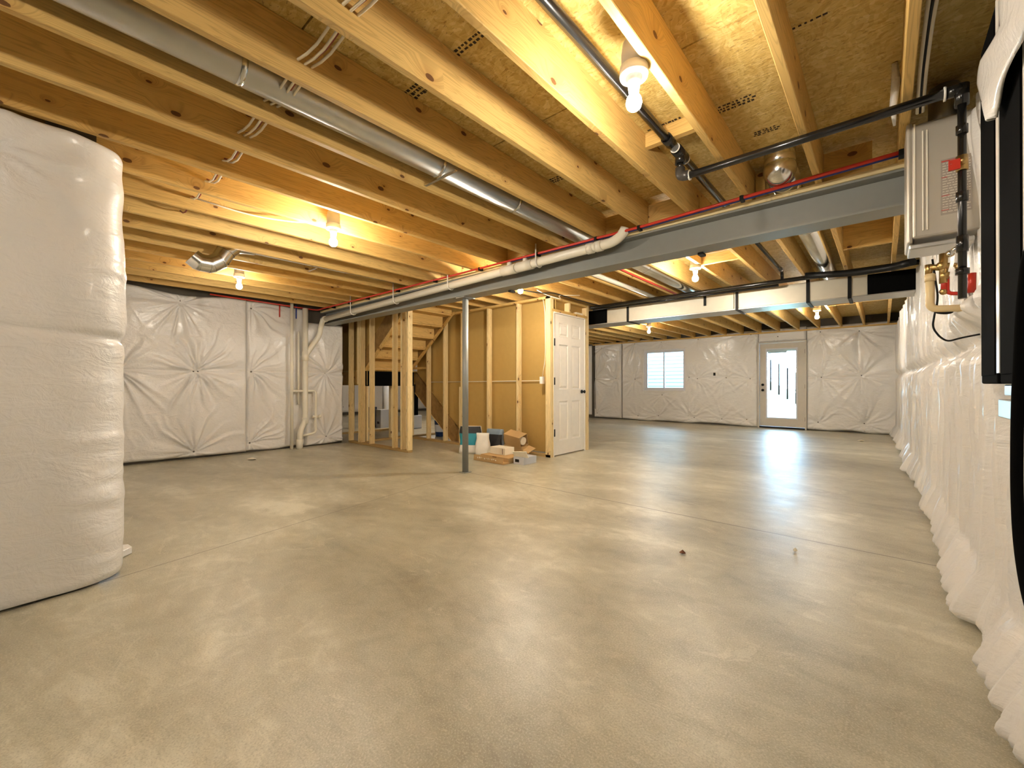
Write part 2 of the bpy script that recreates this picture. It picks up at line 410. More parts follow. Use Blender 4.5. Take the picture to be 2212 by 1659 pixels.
# ------------------------------------------------------------------ insulation blankets (real quilted relief)
def vnoise(u, v, seed=0):
    rg = np.random.RandomState(seed).rand(64, 64)
    iu, iv = np.floor(u).astype(int), np.floor(v).astype(int); fu, fv = u - iu, v - iv
    fu, fv = fu * fu * (3 - 2 * fu), fv * fv * (3 - 2 * fv)
    g = lambda a, b: rg[a % 64, b % 64]
    return (g(iu, iv) * (1 - fu) * (1 - fv) + g(iu + 1, iv) * fu * (1 - fv) + g(iu, iv + 1) * (1 - fu) * fv + g(iu + 1, iv + 1) * fu * fv) - .5
def relief(U, V, w, h, pins, seed, puff=.06, folds=0., wr=1.0, edge=.05, seam=None):
    H = np.full_like(U, puff)
    H += .022 * vnoise(U * 1.7 + 3, V * 1.4 + 9, seed) + .010 * vnoise(U * 4, V * 3, seed + 1)
    rnd = random.Random(seed)
    cr = vnoise(U * 7 + V * 4, V * 3 - U * 2, seed + 2)
    H += .006 * wr * (1 - np.abs(cr) * 8).clip(0, 1) * (vnoise(U * 2.1, V * 2.1, seed + 3) + .5)
    if seam is not None: H -= puff * .42 * np.exp(-np.abs(V - seam - .012 * vnoise(U * 1.5, U * 0, seed)) / .022) * (.7 + vnoise(U * 3, U * 0 + 5, seed + 4))
    for i, (pu, pv) in enumerate(pins):
        dx, dy = U - pu, V - pv; d = np.hypot(dx, dy) + 1e-6; cx, sy = dx / d, dy / d
        R = .36 + .16 * rnd.random()
        wob = .25 * vnoise(d * 4 + pu * 7, d * 0 + pv * 5, seed + 5)
        cx2, sy2 = cx * np.cos(wob) - sy * np.sin(wob), cx * np.sin(wob) + sy * np.cos(wob)
        a = np.exp(-(d / R) ** 1.6) * (1 - np.exp(-(d / .07) ** 1.5))
        n1 = vnoise(cx2 * 3.6 + 20 + i * 3.1, sy2 * 3.6 + 20, seed + 6); n2 = vnoise(cx2 * 7 + 40 + i, sy2 * 7 + 40 + d * 1.5, seed + 7)
        H += wr * a * (.034 * (1 - np.abs(n1) * 7).clip(-.3, 1) * (vnoise(cx * 1.2 + 9 + i, sy * 1.2 + 9, seed + 8) + .75) + .020 * n2)
        H -= .60 * puff * np.exp(-d / .10)
    if folds:
        x = U * 13 + 1.2 * vnoise(U * 2, V * .8, seed + 7)
        f = (1 - 2 * np.abs(2 * (x - np.floor(x)) - 1)) * .35 + vnoise(x * 2.3, V * .6, seed + 8) * 1.3 + vnoise(x * 4.3, V * .8, seed + 9) * .9
        H += folds * f
    e = np.minimum(np.minimum(U, w - U), np.minimum(V, h - V)) / edge
    e = np.clip(e, 0, 1)
    return H * np.sqrt(1 - (1 - e) ** 2) + .004
def blanket(name, label, O, ud, vd, nd, w, h, pins, res=.016, seed=1, holes=(), top=None, bottom=None, fx=None, group='insulation blankets', mat=None, **kw):
    nu, nv = int(w / res) + 1, int(h / res) + 1
    u = np.linspace(0, w, nu); v = np.linspace(0, h, nv); U, V = np.meshgrid(u, v, indexing='ij')
    H = relief(U, V, w, h, pins, seed, **kw)
    Vp = V.copy()
    if bottom is not None: Vp = Vp + (bottom(U) * (1 - V / h) ** 4)
    if top is not None: Vp = Vp + (top(U) * (V / h) ** 6)
    if fx is not None: H = fx(U, V, H)
    keep = np.ones((nu - 1, nv - 1), bool)
    uc, vc = (U[:-1, :-1] + U[1:, 1:]) / 2, (V[:-1, :-1] + V[1:, 1:]) / 2
    for (a, b, c, d) in holes:
        e = np.maximum(np.maximum(a - U, U - b), np.maximum(c - V, V - d))
        t = np.clip(e / .05, 0, 1); H = H * np.sqrt(1 - (1 - t) ** 2)
        keep &= ~((uc > a) & (uc < b) & (vc > c) & (vc < d))
    O, ud, vd, nd = (np.array(q, float) for q in (O, ud, vd, nd))
    P = U[..., None] * ud + Vp[..., None] * vd + H[..., None] * nd
    idx = np.arange(nu * nv).reshape(nu, nv)
    q = np.stack([idx[:-1, :-1], idx[1:, :-1], idx[1:, 1:], idx[:-1, 1:]], -1)[keep].reshape(-1, 4)
    if np.dot(np.cross(ud, vd), nd) < 0: q = q[:, ::-1]
    me = bpy.data.meshes.new(name); me.vertices.add(nu * nv); me.vertices.foreach_set('co', P.reshape(-1))
    me.loops.add(q.size); me.loops.foreach_set('vertex_index', q.reshape(-1))
    me.polygons.add(len(q)); me.polygons.foreach_set('loop_start', np.arange(len(q)) * 4); me.polygons.foreach_set('loop_total', np.full(len(q), 4))
    me.update(calc_edges=True); me.validate()
    root = thing(name, label, 'insulation', tuple(O), group)
    link('facing', me, mat or VINYL, root, (0, 0, 0), smooth=True)
    for (pu, pv) in pins:
        hh = H[min(nu - 1, max(0, int(round(pu / w * (nu - 1))))), min(nv - 1, max(0, int(round(pv / h * (nv - 1)))))]
        p = ud * pu + vd * pv + nd * (hh + .004)
        B().tube([tuple(p - nd * .004), tuple(p + nd * .004)], .013, 12).done('washer', PINM, root)
    return root
# wall of the far-left bay (plane x = XL, facing +x)
wv = lambda s, a: (lambda U: a * vnoise(U * 2.5, U * 0 + s, s) * 2)
Y0 = .42
blanket('insulation_blanket', 'white quilted insulation blanket on the far-left wall beside the wrapped corner', (XL, Y0, .03), (0, 1, 0), (0, 0, 1), (1, 0, 0), 1.85, 2.40,
        [(1.418 - Y0, 2.27), (1.583 - Y0, 1.255), (1.639 - Y0, 1.256), (1.58 - Y0, .075), (.75 - Y0, 1.25)], res=.012, seed=3, seam=1.262, puff=.08, wr=1.6,
        top=lambda U: .03 * np.sin(U * 4.5) - .012, bottom=wv(4, .02))
blanket('insulation_blanket', 'white quilted insulation blanket behind the slim white drain riser', (XL, 2.27, .03), (0, 1, 0), (0, 0, 1), (1, 0, 0), .90, 2.40,
        [(.06, 2.28), (.065, 1.266), (.047, .124)], res=.012, seed=9, seam=1.266, wr=1.4, top=lambda U: .02 * np.sin(U * 6), bottom=wv(6, .02))
blanket('insulation_blanket', 'white quilted insulation blanket at the end of the far-left wall under the beam', (XL, 3.16, .03), (0, 1, 0), (0, 0, 1), (1, 0, 0), .70, 2.16,
        [(.374, 1.266), (.384, .124)], res=.011, seed=12, puff=.085, seam=1.268, wr=1.4, bottom=wv(7, .02))
# far wall (plane y = YF, facing -y)
def far(name, label, x0, x1, z0, z1, pins, seed, holes=(), **kw):
    blanket(name, label, (x0, YF - .005, z0), (1, 0, 0), (0, 0, 1), (0, -1, 0), x1 - x0, z1 - z0, [(px - x0, pz - z0) for px, pz in pins], res=.022, seed=seed, seam=1.22,
            holes=[(a - x0, b - x0, c - z0, d - z0) for a, b, c, d in holes], **kw)
fp = lambda px, py: tuple((lambda v: (v.x, v.z))(onY(px, py, YF - .05)))
far('insulation_blanket', 'narrow white insulation blanket on the far wall, seen just past the closet', -7.2, -6.22, .03, 2.46, [fp(1290, 892), fp(1285, 818), fp(1330, 818), fp(1300, 752)], 21)
far('insulation_blanket', 'long white insulation blanket around the window in the far wall', -6.20, DX0, .03, 2.46,
    [fp(1371, 743), fp(1428, 739), fp(1508, 733), fp(1371, 819), fp(1430, 853), fp(1488, 815), fp(1506, 818), fp(1568, 816), fp(1620, 818), fp(1378, 898), fp(1422, 898), fp(1486, 898), fp(1499, 902), fp(1559, 905), fp(1613, 906), fp(1622, 723), fp(1645, 722)],
    22, holes=[(WX0, WX1, WZ0, WZ1)], top=lambda U: .035 * np.sin(U * 2.1 + 1), bottom=wv(8, .03))
far('insulation_blanket', 'short white insulation blanket above the glazed door', DX0 + .01, DX1 - .01, DZ1, 2.50, [fp(1680, 727)], 23)
far('insulation_blanket', 'white insulation blanket on the far wall between the glazed door and the corner', DX1, .30, .03, 2.48,
    [fp(1772, 717), fp(1856, 715), fp(1774, 815), fp(1861, 811), fp(1767, 912), fp(1867, 915)], 24, bottom=wv(9, .03))
blanket('insulation_blanket', 'white insulation blanket seen through the studs on the distant wall', (XFAR, 5.0, .1), (0, 1, 0), (0, 0, 1), (1, 0, 0), 7.2, 2.3, [(1.5, 1.1), (3.2, 1.1), (5, 1.1), (2.4, .2), (4.1, .2)], res=.05, seed=31)
blanket('insulation_blanket', 'white insulation blanket seen under the landing, left of the far window', (XFAR + .1, YF - .005, .1), (1, 0, 0), (0, 0, 1), (0, -1, 0), 7.2, 2.3, [(1.5, 1.1), (3.2, 1.1), (5, 1.1)], res=.05, seed=32)
# right wall, seen at a grazing angle, gathered into folds and flaring onto the floor
def rfx(U, V, H):
    yy = 12.25 - U
    face = XR - (.405 - .0145 * yy)           # thickness from the concrete
    cut = np.clip(1 - (V / .24), 0, 1)
    fl_ = (.075 + .05 * vnoise(U * 3.1, V * 0 + 2, 77) * 2) * cut ** .8
    pinch = .05 * np.exp(-((V - 1.27) / .05) ** 2)
    lump = .09 * np.exp(-((yy - 2.9) / .45) ** 2 - ((V - 1.42) / .06) ** 2)
    top = .05 * np.exp(-((V - 2.3) / .2) ** 2) * (yy < 3.3)
    e = np.clip(np.minimum(np.minimum(U, 11.35 - U), 2.40 - V) / .06, 0, 1)
    return (face + H - .06 - pinch + fl_ + lump + top * .5) * np.sqrt(1 - (1 - e) ** 2) + .002
blanket('insulation_blanket', 'long white insulation blanket gathered in folds along the right wall', (XR, 12.25, .015), (0, -1, 0), (0, 0, 1), (-1, 0, 0), 11.35, 2.40,
        [(12.25 - a, 1.27) for a in (10.6, 9.2, 7.7, 6.2, 4.8, 3.6)], res=.018, seed=41, puff=.06, folds=.046, wr=.35, fx=rfx)

# wrapped foundation corner in front on the left: profile swept upward
def wrapped():
    prof = []
    for t in np.linspace(0, 1, 70): prof.append((-3.04 - .105 * t ** 3, -2.9 + 2.97 * t))
    for t in np.linspace(0, 1, 26)[1:]:
        a = t * math.pi / 2; prof.append((-3.345 + .20 * math.cos(a) ** .9, .07 + .29 * math.sin(a) ** .9))
    for t in np.linspace(0, 1, 90)[1:]: prof.append((-3.345 - 4.2 * t, .36 + .03 * t))
    prof = np.array(prof); seg = np.r_[0, np.cumsum(np.hypot(*np.diff(prof, axis=0).T))]
    n = 420; s = np.r_[np.linspace(0, seg[70], 120)[:-1], np.linspace(seg[70], seg[95] + .5, 170)[:-1], np.linspace(seg[95] + .5, seg[-1], 100)]; n = len(s)
    X, Yy = np.interp(s, seg, prof[:, 0]), np.interp(s, seg, prof[:, 1])
    z = np.linspace(.012, 2.405, 190); tx, ty = np.gradient(X, s), np.gradient(Yy, s); nx, ny = ty, -tx
    l = np.hypot(nx, ny); nx /= l; ny /= l
    Sg, Z = np.meshgrid(s, z, indexing='ij'); cs = seg[82]
    cor = np.exp(-((Sg - cs) / .16) ** 2)
    H = .03 * vnoise(Sg * 1.3, Z * 1.2, 51) + .008 * vnoise(Sg * 6, Z * 5, 52)
    H += cor * (.016 * np.sin(Z * 5.2 - .2) + .016 * vnoise(Sg * 3, Z * 7, 53) + .016 * vnoise(Sg * 3.5 + Z * 2, Z * 13, 54) + .010 * vnoise(Sg * 2 - Z * 3, Z * 24, 55))
    H -= .035 * np.exp(-((Z - (1.345 + .02 * np.sin(Sg * 3))) / .022) ** 2) * (.4 + .6 * cor)
    pu = cs - .42; pv = 2.215
    d = np.hypot(Sg - pu, Z - pv); th = np.arctan2(Z - pv, Sg - pu)
    H += np.exp(-(d / .28)) * (1 - np.exp(-d / .05)) * .018 * (1 - 2 * np.abs(np.sin(th * 5 + vnoise(d * 6, th, 5)))) - .05 * np.exp(-d / .06)
    te = np.clip((2.405 - Z) / .05, 0, 1); be = np.clip(Z / .06, 0, 1)
    H -= .04 * (1 - np.sqrt(1 - (1 - te) ** 2)); H -= .03 * (1 - np.sqrt(1 - (1 - be) ** 2))
    Px = X[:, None] + nx[:, None] * H; Py = Yy[:, None] + ny[:, None] * H
    P = np.stack([Px, Py, Z], -1); nu, nv = Sg.shape; idx = np.arange(nu * nv).reshape(nu, nv)
    q = np.stack([idx[:-1, :-1], idx[1:, :-1], idx[1:, 1:], idx[:-1, 1:]], -1).reshape(-1, 4)
    me = bpy.data.meshes.new('facing'); me.vertices.add(nu * nv); me.vertices.foreach_set('co', P.reshape(-1))
    me.loops.add(q.size); me.loops.foreach_set('vertex_index', q.reshape(-1)); me.polygons.add(len(q))
    me.polygons.foreach_set('loop_start', np.arange(len(q)) * 4); me.polygons.foreach_set('loop_total', np.full(len(q), 4)); me.update(calc_edges=True); me.validate()
    r = thing('insulation_wrap', 'smooth white insulation wrapped round the near foundation corner', 'insulation', (0, 0, 0))
    link('facing', me, VINYL, r, smooth=True)
    i = int(np.argmin(abs(s - pu))); j = int(np.argmin(abs(z - pv)))
    p = P[i, j]; nn = Vector((nx[i], ny[i], 0))
    B().tube([Vector(p) - nn * .004, Vector(p) + nn * .012], .016, 14).done('washer', PINM, r)
    fb = B(); fb.prism([(-3.56, .37), (-3.62, .43), (-3.70, .42), (-3.72, .38)], 'z', .004, .045)
    fb.done('loose_flap', VINYL, r, bevel=.003)
    # framing hidden under the wrap's top
wrapped()

# ------------------------------------------------------------------ joists
JX = [-.745 - .4064 * k for k in range(-2, 17)]    # left edges, counted from the right wall
JT = .038
near_me = {}
def joist(x, y0, y1, label, group):
    key = round(y1 - y0, 3)
    if key not in near_me:
        b = B().box(0, JT, -(y1 - y0) / 2, (y1 - y0) / 2, 0, ZT - ZJ - .001)
        bmesh.ops.bevel(b.bm, geom=[e for e in b.bm.edges if abs(e.verts[0].co.y - e.verts[1].co.y) > .1], offset=.003, segments=1, affect='EDGES')
        o = b.done('floor_joist', WY); near_me[key] = o
    else:
        o = near_me[key].copy(); C.objects.link(o)
    o.location = (x, (y0 + y1) / 2, ZJ)
    tag(o, label, 'joist', group); return o
GN, GF = 'pine floor joists on the near side of the steel beam', 'pine floor joists on the far side of the steel beam'
for i, x in enumerate(JX):
    joist(x, -2.95, 3.555, f'bare pine floor joist, {ORD[i]} from the right wall, near side of the steel beam', GN)
for i, x in enumerate(JX):
    if x < -5.7: joist(x, 3.56, 4.04, f'short pine floor joist from beam to stair opening, {ORD[i]} from the right wall', GF)
    else: joist(x, 3.56, 12.32, f'bare pine floor joist, {ORD[i]} from the right wall, between the beam and far wall', GF)
for i in range(8):
    joist(-8.0 - .8128 * i, 3.90, 12.32, f'dim pine floor joist beyond the stairs, {ORD[i]} past the stairwell', 'pine joists beyond the stairwell')
for i, x in enumerate([q for q in JX if q < -5.7] ):
    joist(x, 6.45, 12.32, f'pine floor joist behind the stairwell, {ORD[i]} from the closet', 'pine joists behind the stairwell')
# end joist in front of the far wall and header boards
tag(box('stair_header', WX, -7.6, -5.64, 4.042, 4.08, ZJ, ZT - .002), 'pine header board closing the joists along the stair opening', 'header board')
blocks = [(-1.147 + .0, -.747, 2.53, 2.57, 2.565, ZT - .002, 'small pine block between joists beside the near bare bulb'),
          (-1.515, -1.153, 3.50, 3.54, ZJ, ZT - .03, 'pine blocking on the beam, beside the black gas pipe'),
          (-1.92, -1.56, 3.50, 3.54, ZJ, ZT - .03, 'pine blocking on the beam above the end of the white drain pipe'),
          (-.70, -.64, 3.50, 3.54, ZJ, ZT - .03, 'short pine blocking on the beam left of the shiny duct'),
          (-.295, -.05, 3.50, 3.54, ZJ, ZT - .03, 'pine blocking on the beam right of the shiny duct'),
          (-2.735, -2.385, 3.50, 3.54, ZJ, ZT - .03, 'pine blocking on the beam left of the dull round duct'),
          (-3.14, -2.79, 3.50, 3.54, ZJ, ZT - .03, 'pine blocking on the beam near the drain pipe tee'),
          (-1.515, -1.153, 4.93, 4.968, ZJ, ZT - .002, 'pine blocking beyond the beam beside the glowing bulb'),
          (-.295, .065, 5.30, 5.338, ZJ, ZT - .002, 'pine blocking beyond the beam near the water heater'),
          (-.295, .065, 8.8, 8.838, ZJ, ZT - .002, 'pine blocking behind the foil duct near the right wall'),
          (-.70, -.34, 8.9, 8.938, ZJ, ZT - .002, 'pine blocking behind the foil duct beside the furthest bulb'),
          (-2.33, -1.965, 3.95, 3.988, ZJ + .2, ZT - .002, 'thin pine block above the far round duct')]
for a in blocks: tag(box('blocking', WX, *a[:6]), a[6], 'blocking', 'pine blocking pieces between joists')
tag(box('ledger_board', WX, -7.2, .30, 12.22, 12.262, ZJ - .035, ZJ - .001), 'thin pine plate on top of the far wall under the joist ends', 'wall plate')

# ------------------------------------------------------------------ steel beam and post
bm = thing('steel_beam', 'long grey primed steel beam with a pine plate on top, crossing the basement', 'beam', (0, 3.557, 2.165))
b = B(); b.box(XL + .02, XR, -.10, .10, 0, .014); b.box(XL + .02, XR, -.10, .10, .206, .220); b.box(XL + .02, XR, -.006, .006, .014, .206)
b.done('i_beam', STEELP, bm)
box('top_plate', WX_LIT, XL + .02, XR, 3.445, 3.657, 2.386, 2.4195, bm)
for xx in (-1.12, -3.2):
    box('beam_clip', BLK, xx - .02, xx + .02, 3.60, 3.68, 2.145, 2.164, bm)
ps = thing('steel_post', 'slender grey steel post holding up the beam in the middle of the floor', 'post', (-3.895, 3.557, 0))
B().tube([(0, 0, .004), (0, 0, 2.155)], .038, 28).done('pole', POSTM, ps)
B().box(-.055, .055, -.055, .055, 0, .006).done('base_plate', STEELP, ps)
B().box(-.075, .075, -.09, .09, 2.152, 2.164).done('cap_plate', STEELP, ps)

# ------------------------------------------------------------------ stud partitions
SW = .038
def partition(label, y, depth, x0, x1, studs, z1, tops=True, name='stud_partition'):
    r = thing(name, label, 'stud wall', ((x0 + x1) / 2, y, 0))
    box('bottom_plate', WDX, x0, x1, y, y + depth, 0.001, .038, r)
    if tops: box('top_plate', WX, x0, x1, y, y + depth, z1 - .038, z1 - .001, r)
    for s in studs:
        zt = z1 - .038 if len(s) < 2 else s[1]
        box('stud', WZ, s[0], s[0] + SW, y + .001, y + depth - .001, .038, zt - .001, r)
    return r
pa = partition('short open stud partition in front of the stairs, left of the steel post', 3.965, .089, -7.60, -5.69,
               [(-7.60,), (-7.24,), (-7.19,), (-6.86,), (-6.14,), (-5.90,), (-5.73,)], ZJ)
box('stud', WZ, -7.285, -7.247, 3.967, 4.05, 1.10, 2.38, pa)
pb = partition('long stud partition backed with brown panels along the closet under the stairs', 5.10, .089, -7.25, -3.72,
               [(-6.71, 2.0), (-6.20, 2.30), (-5.71,), (-5.05,), (-4.39,), (-3.80,), (-3.762,)], 2.455 - .04)
box('stud', WZ, -5.755, -5.717, 5.102, 5.187, .038, 1.05, pb)
box('nailer', WX, -7.2, -6.71, 5.12, 5.16, 1.40, 1.44, pb)
# brown panels behind the studs, cut along the lower stair stringer
def panel(name, pts, y, parent, th=.012, m=DRYW):
    pl = parent.location
    return B().prism([(p[0] - pl.x, p[1] - pl.z) for p in pts], 'y', y - pl.y, y + th - pl.y).done(name, m, parent)
panel('brown_panel', [(-3.725, .05), (-3.725, 2.41), (-7.19, 2.41), (-7.19, 1.20), (-6.9, .86), (-6.05, .20), (-5.72, .10), (-5.72, .05)], 5.236, pb)
panel('brown_panel', [(-8.5, 1.08), (-8.5, 2.40), (-5.75, 2.40), (-6.0, 2.40), (-7.20, 1.44), (-7.20, 1.08)], 4.115, pa)
# the outlet box with its cable
co = thing('switch_box', 'small white switch box on the last stud beside the closet corner', 'switch box', (-3.86, 5.10, 1.10))
B().box(-.055, .0, -.012, .045, 0, .11).done('box_body', CERA, co, bevel=.004)
tag(B().tube(arc([(-3.85, 5.09, 2.38), (-3.81, 5.085, 2.2), (-3.80, 5.085, 1.5), (-3.86, 5.09, 1.215)], .2), .005, 8).done('cable', CABLE), 'white cable dropping down the corner stud to the switch box', 'cable')
tag(B().tube([(-3.92, 5.205, 1.15), (-5.0, 5.205, 1.145), (-6.75, 5.205, 1.14)], .007, 8).done('cable', CABLE), 'thin white cable running level behind the closet studs', 'cable')

# ------------------------------------------------------------------ closet end wall and six-panel door (plane x = -3.72)
ce = thing('closet_frame', 'pine stud framing around the white closet door with two open bays above', 'stud wall', (-3.72, 5.1, 0))
XA = -3.72
for (y0, y1, z0, z1) in ((5.10, 5.138, 0, 2.415), (5.139, 5.176, .001, 2.19), (6.075, 6.112, .001, 2.19), (6.15, 6.188, 0, 2.415), (6.113, 6.149, .001, 2.37), (5.139, 5.176, 2.23, 2.376)):
    box('stud', WZ, XA - .089, XA, y0, y1, z0, z1, ce)
box('stud', WZ, XA - .089, XA, 5.60, 5.638, 2.23, 2.376, ce)
box('top_plate', WY, XA - .089, XA + .001, 5.14, 6.149, 2.377, 2.415, ce)
box('header', WY, XA - .089, XA + .001, 5.14, 6.149, 2.19, 2.229, ce)
box('bay_backing', DRYW, XA - .13, XA - .09, 5.14, 6.15, 2.2, 2.41, ce)
box('wedge_block', CARDW, XA - .06, XA - .01, 5.82, 6.02, 2.2292, 2.262, ce)
def six_panel(y0, y1, z0, z1):
    w, h = y1 - y0, z1 - z0
    us = [0, .11 * w / .80 * .8, 0, 0]
    nu, nv = 120, 300
    u = np.linspace(0, w, nu); v = np.linspace(0, h, nv); U, V = np.meshgrid(u, v, indexing='ij')
    H = np.zeros_like(U)
    st = .125 * w / .82; mid = .10 * w / .82
    cols = [(st, (w - mid) / 2), ((w + mid) / 2, w - st)]
    rows = [(.10 * h, .38 * h), (.465 * h, .785 * h), (.84 * h, .94 * h)]
    for a, b_ in cols:
        for c, d in rows:
            e = np.minimum(np.minimum(U - a, b_ - U), np.minimum(V - c, d - V))
            g = np.where(e < 0, 0, np.where(e < .014, -.011 * e / .014, np.where(e < .024, -.011, np.where(e < .050, -.011 + .009 * (e - .024) / .026, -.002))))
            H += g
    P = np.stack([H, U - w / 2, V], -1); idx = np.arange(nu * nv).reshape(nu, nv)
    q = np.stack([idx[:-1, :-1], idx[1:, :-1], idx[1:, 1:], idx[:-1, 1:]], -1).reshape(-1, 4)
    bm_ = bmesh.new(); vs = [bm_.verts.new(p) for p in P.reshape(-1, 3)]
    for f in q: bm_.faces.new([vs[i] for i in f])
    # body behind the moulded skin
    b_ = B(); b_.bm = bm_; b_.box(-.035, -.0125, -w / 2, w / 2, 0, h)
    bnd = [e for e in bm_.edges if e.is_boundary]
    r = bmesh.ops.extrude_edge_only(bm_, edges=bnd)
    for g in r['geom']:
        if isinstance(g, bmesh.types.BMVert): g.co.x = -.03
    return b_
d1 = thing('door_1', 'white six-panel closet door with a black knob', 'door', (XA - .004, 5.625, .02)); struct(d1)
six_panel(5.195, 6.055, .02, 2.165).done('door_slab', DOORW, d1)
for y0, y1, z0, z1 in ((5.177, 5.193, .0, 2.172), (6.057, 6.074, .0, 2.172), (5.193, 6.057, 2.168, 2.188)):
    box('jamb', DOORW, XA - .08, XA + .006, y0, y1, z0, z1, d1)
for z in (.35, 1.13, 1.72):
    B().tube([(.012, -.433, z - .065), (.012, -.433, z + .045)], .009, 10).box(.0, .004, -.43, -.400, z - .065, z + .045).done('hinge', BLK, d1)
B().tube([(0, .345, .955), (.012, .345, .955)], .030, 18).tube([(.012, .345, .955), (.04, .345, .955)], .012, 12).ball((.055, .345, .955), .027, 18, (.7, 1, 1)).done('door_knob', BLK, d1)

# ------------------------------------------------------------------ stairs
st = thing('staircase', 'unfinished pine staircase with a landing, its underside open to the room', 'stairs', (-6.5, 4.6, 0))
o_ = st.location
def up(x): return 1.40 + .765 * (x + 7.20)
def sprism(name, pts, y0, y1, m):
    return B().prism([(p[0] - o_.x, p[1]) for p in pts], 'y', y0 - o_.y, y1 - o_.y).done(name, m, st)
for (y0, y1) in ((4.072, 4.110), (5.045, 5.085)):
    sprism('stringer', [(-7.20, 1.384), (-7.20, up(-7.20) + .32), (-6.36, 2.40), (-5.885, 2.40)], y0, y1, OSB_SHADE)
    sprism('stringer_edge', [(-7.20, 1.346), (-7.175, 1.346), (-5.83, 2.402), (-5.884, 2.402), (-7.20, 1.383)], y0 - .004, y1 + .0, WX)
run, rise = .254, .194
for k in range(6):
    x = -7.18 + run * k; z = 1.36 + .17 + rise * k
    box('riser', WY, x, x + .019, 4.112, 5.043, z - .13, min(z + rise - .13, 2.62), st)
    box('tread', WY, x + .02, x + .02 + run - .021, 4.112, 5.043, z + rise - .155, z + rise - .13, st) if z + rise < 2.6 else None
box('underside_cleat', WY, -7.19, -7.10, 4.112, 5.043, 1.365, 1.395, st)
# landing with a black face
box('landing_deck', OSB, -9.0, -7.206, 4.112, 6.2, 1.345, 1.365, st)
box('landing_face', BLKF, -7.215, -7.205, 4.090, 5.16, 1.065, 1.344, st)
box('landing_rim', WX, -9.0, -7.22, 4.112, 4.15, 1.10, 1.343, st)
box('landing_rim', WX, -9.0, -7.22, 6.16, 6.20, 1.10, 1.343, st)
for i in range(4): box('landing_joist', WX, -8.99, -7.22, 4.5 + .38 * i, 4.538 + .38 * i, 1.13, 1.343, st)
for (x, y0) in ((-7.30, 4.13), (-7.42, 4.72), (-7.40, 5.22), (-8.97, 4.75), (-8.97, 5.8)):
    box('landing_post', WZ, x, x + .07, y0, y0 + .038, .039, 1.129, st)
box('landing_plate', WDX, -7.43, -7.34, 4.10, 6.19, .001, .038, st)
box('landing_plate', WDX, -9.0, -8.91, 4.12, 6.19, .001, .038, st)
# lower flight behind the partition
def lo(x): return 1.03 - .79 * (x + 7.33)
for (y0, y1) in ((5.192, 5.228), (6.08, 6.118)):
    sprism('stringer', [(-7.20, lo(-7.20)), (-6.06, .039), (-5.80, .039), (-5.74, .16), (-7.18, 1.33)], y0, y1, OSB_SHADE)
for k in range(5):
    z = 1.34 - .194 * (k + 1); x = -7.19 + run * k
    box('tread', WY, x, x + run, 5.23, 6.078, z - .025, z, st)
    box('riser', WY, x - .0, x + .018, 5.23, 6.078, z, z + .165, st)
sprism('stringer_edge', [(-7.2, lo(-7.2) - .012), (-7.2, lo(-7.2)), (-6.06, .039), (-6.075, .038)], 5.186, 5.2, WX)

# ------------------------------------------------------------------ window
def local(root, name, m, x0, x1, y0, y1, z0, z1, bevel=0): return box(name, m, x0, x1, y0, y1, z0, z1, root, bevel)
w1 = struct(thing('window_1', 'white sliding window with two panes in the far wall', 'window', ((WX0 + WX1) / 2, YF, WZ0)))
y0, y1 = YF - .06, YF + .08
for a in ((WX0, WX0 + .05, WZ0, WZ1), (WX1 - .05, WX1, WZ0, WZ1), (WX0 + .05, WX1 - .05, WZ0, WZ0 + .05), (WX0 + .05, WX1 - .05, WZ1 - .05, WZ1)):
    local(w1, 'frame', VINF, a[0], a[1], y0, y1, a[2], a[3])
xm = (WX0 + WX1) / 2 - .02
for (a, b_, yy) in ((WX0 + .05, xm + .02, YF - .01), (xm - .02, WX1 - .05, YF + .03)):
    s_ = local(w1, 'sash', VINF, a, a + .04, yy, yy + .035, WZ0 + .05, WZ1 - .05)
    bb = B(); L0 = s_.location + w1.location
    for q in ((b_ - .035, b_, WZ0 + .05, WZ1 - .05), (a + .04, b_ - .035, WZ0 + .05, WZ0 + .085), (a + .04, b_ - .035, WZ1 - .085, WZ1 - .05)):
        bb.box(q[0] - L0.x, q[1] - L0.x, yy - L0.y, yy + .035 - L0.y, q[2] - L0.z, q[3] - L0.z)
    bb.done('sash_rail', VINF, s_)
    local(w1, 'pane', GLASS, a + .04, b_ - .035, yy + .014, yy + .018, WZ0 + .085, WZ1 - .085)
# plastic turned back round the opening
for a in ((WX0 - .05, WX0, WZ0 - .03, WZ1 + .03), (WX1, WX1 + .05, WZ0 - .03, WZ1 + .03), (WX0, WX1, WZ0 - .05, WZ0), (WX0, WX1, WZ1, WZ1 + .05)):
    local(w1, 'plastic_return', VINYL, a[0], a[1], YF - .075, YF - .012, a[2], a[3], .012)

# ------------------------------------------------------------------ glazed entry door
d2 = struct(thing('door_2', 'pale entry door with a tall glass light and black hardware', 'door', ((DX0 + DX1) / 2, YF, 0)))
for a in ((DX0, DX0 + .035, 0, DZ1), (DX1 - .03, DX1, 0, DZ1), (DX0 + .035, DX1 - .03, DZ1 - .03, DZ1)):
    local(d2, 'jamb', DOORT, a[0], a[1], YF - .08, YF + .10, a[2], a[3])
sx0, sx1, sz0, sz1 = DX0 + .04, DX1 - .034, .045, DZ1 - .034
gx0, gx1, gz0, gz1 = -2.215, -1.60, .27, 1.975
for a in ((sx0, gx0 - .03, sz0, sz1), (gx1 + .03, sx1, sz0, sz1), (gx0 - .03, gx1 + .03, sz0, gz0 - .03), (gx0 - .03, gx1 + .03, gz1 + .03, sz1)):
    local(d2, 'door_panel', DOORT, a[0], a[1], YF - .02, YF + .024, a[2], a[3])
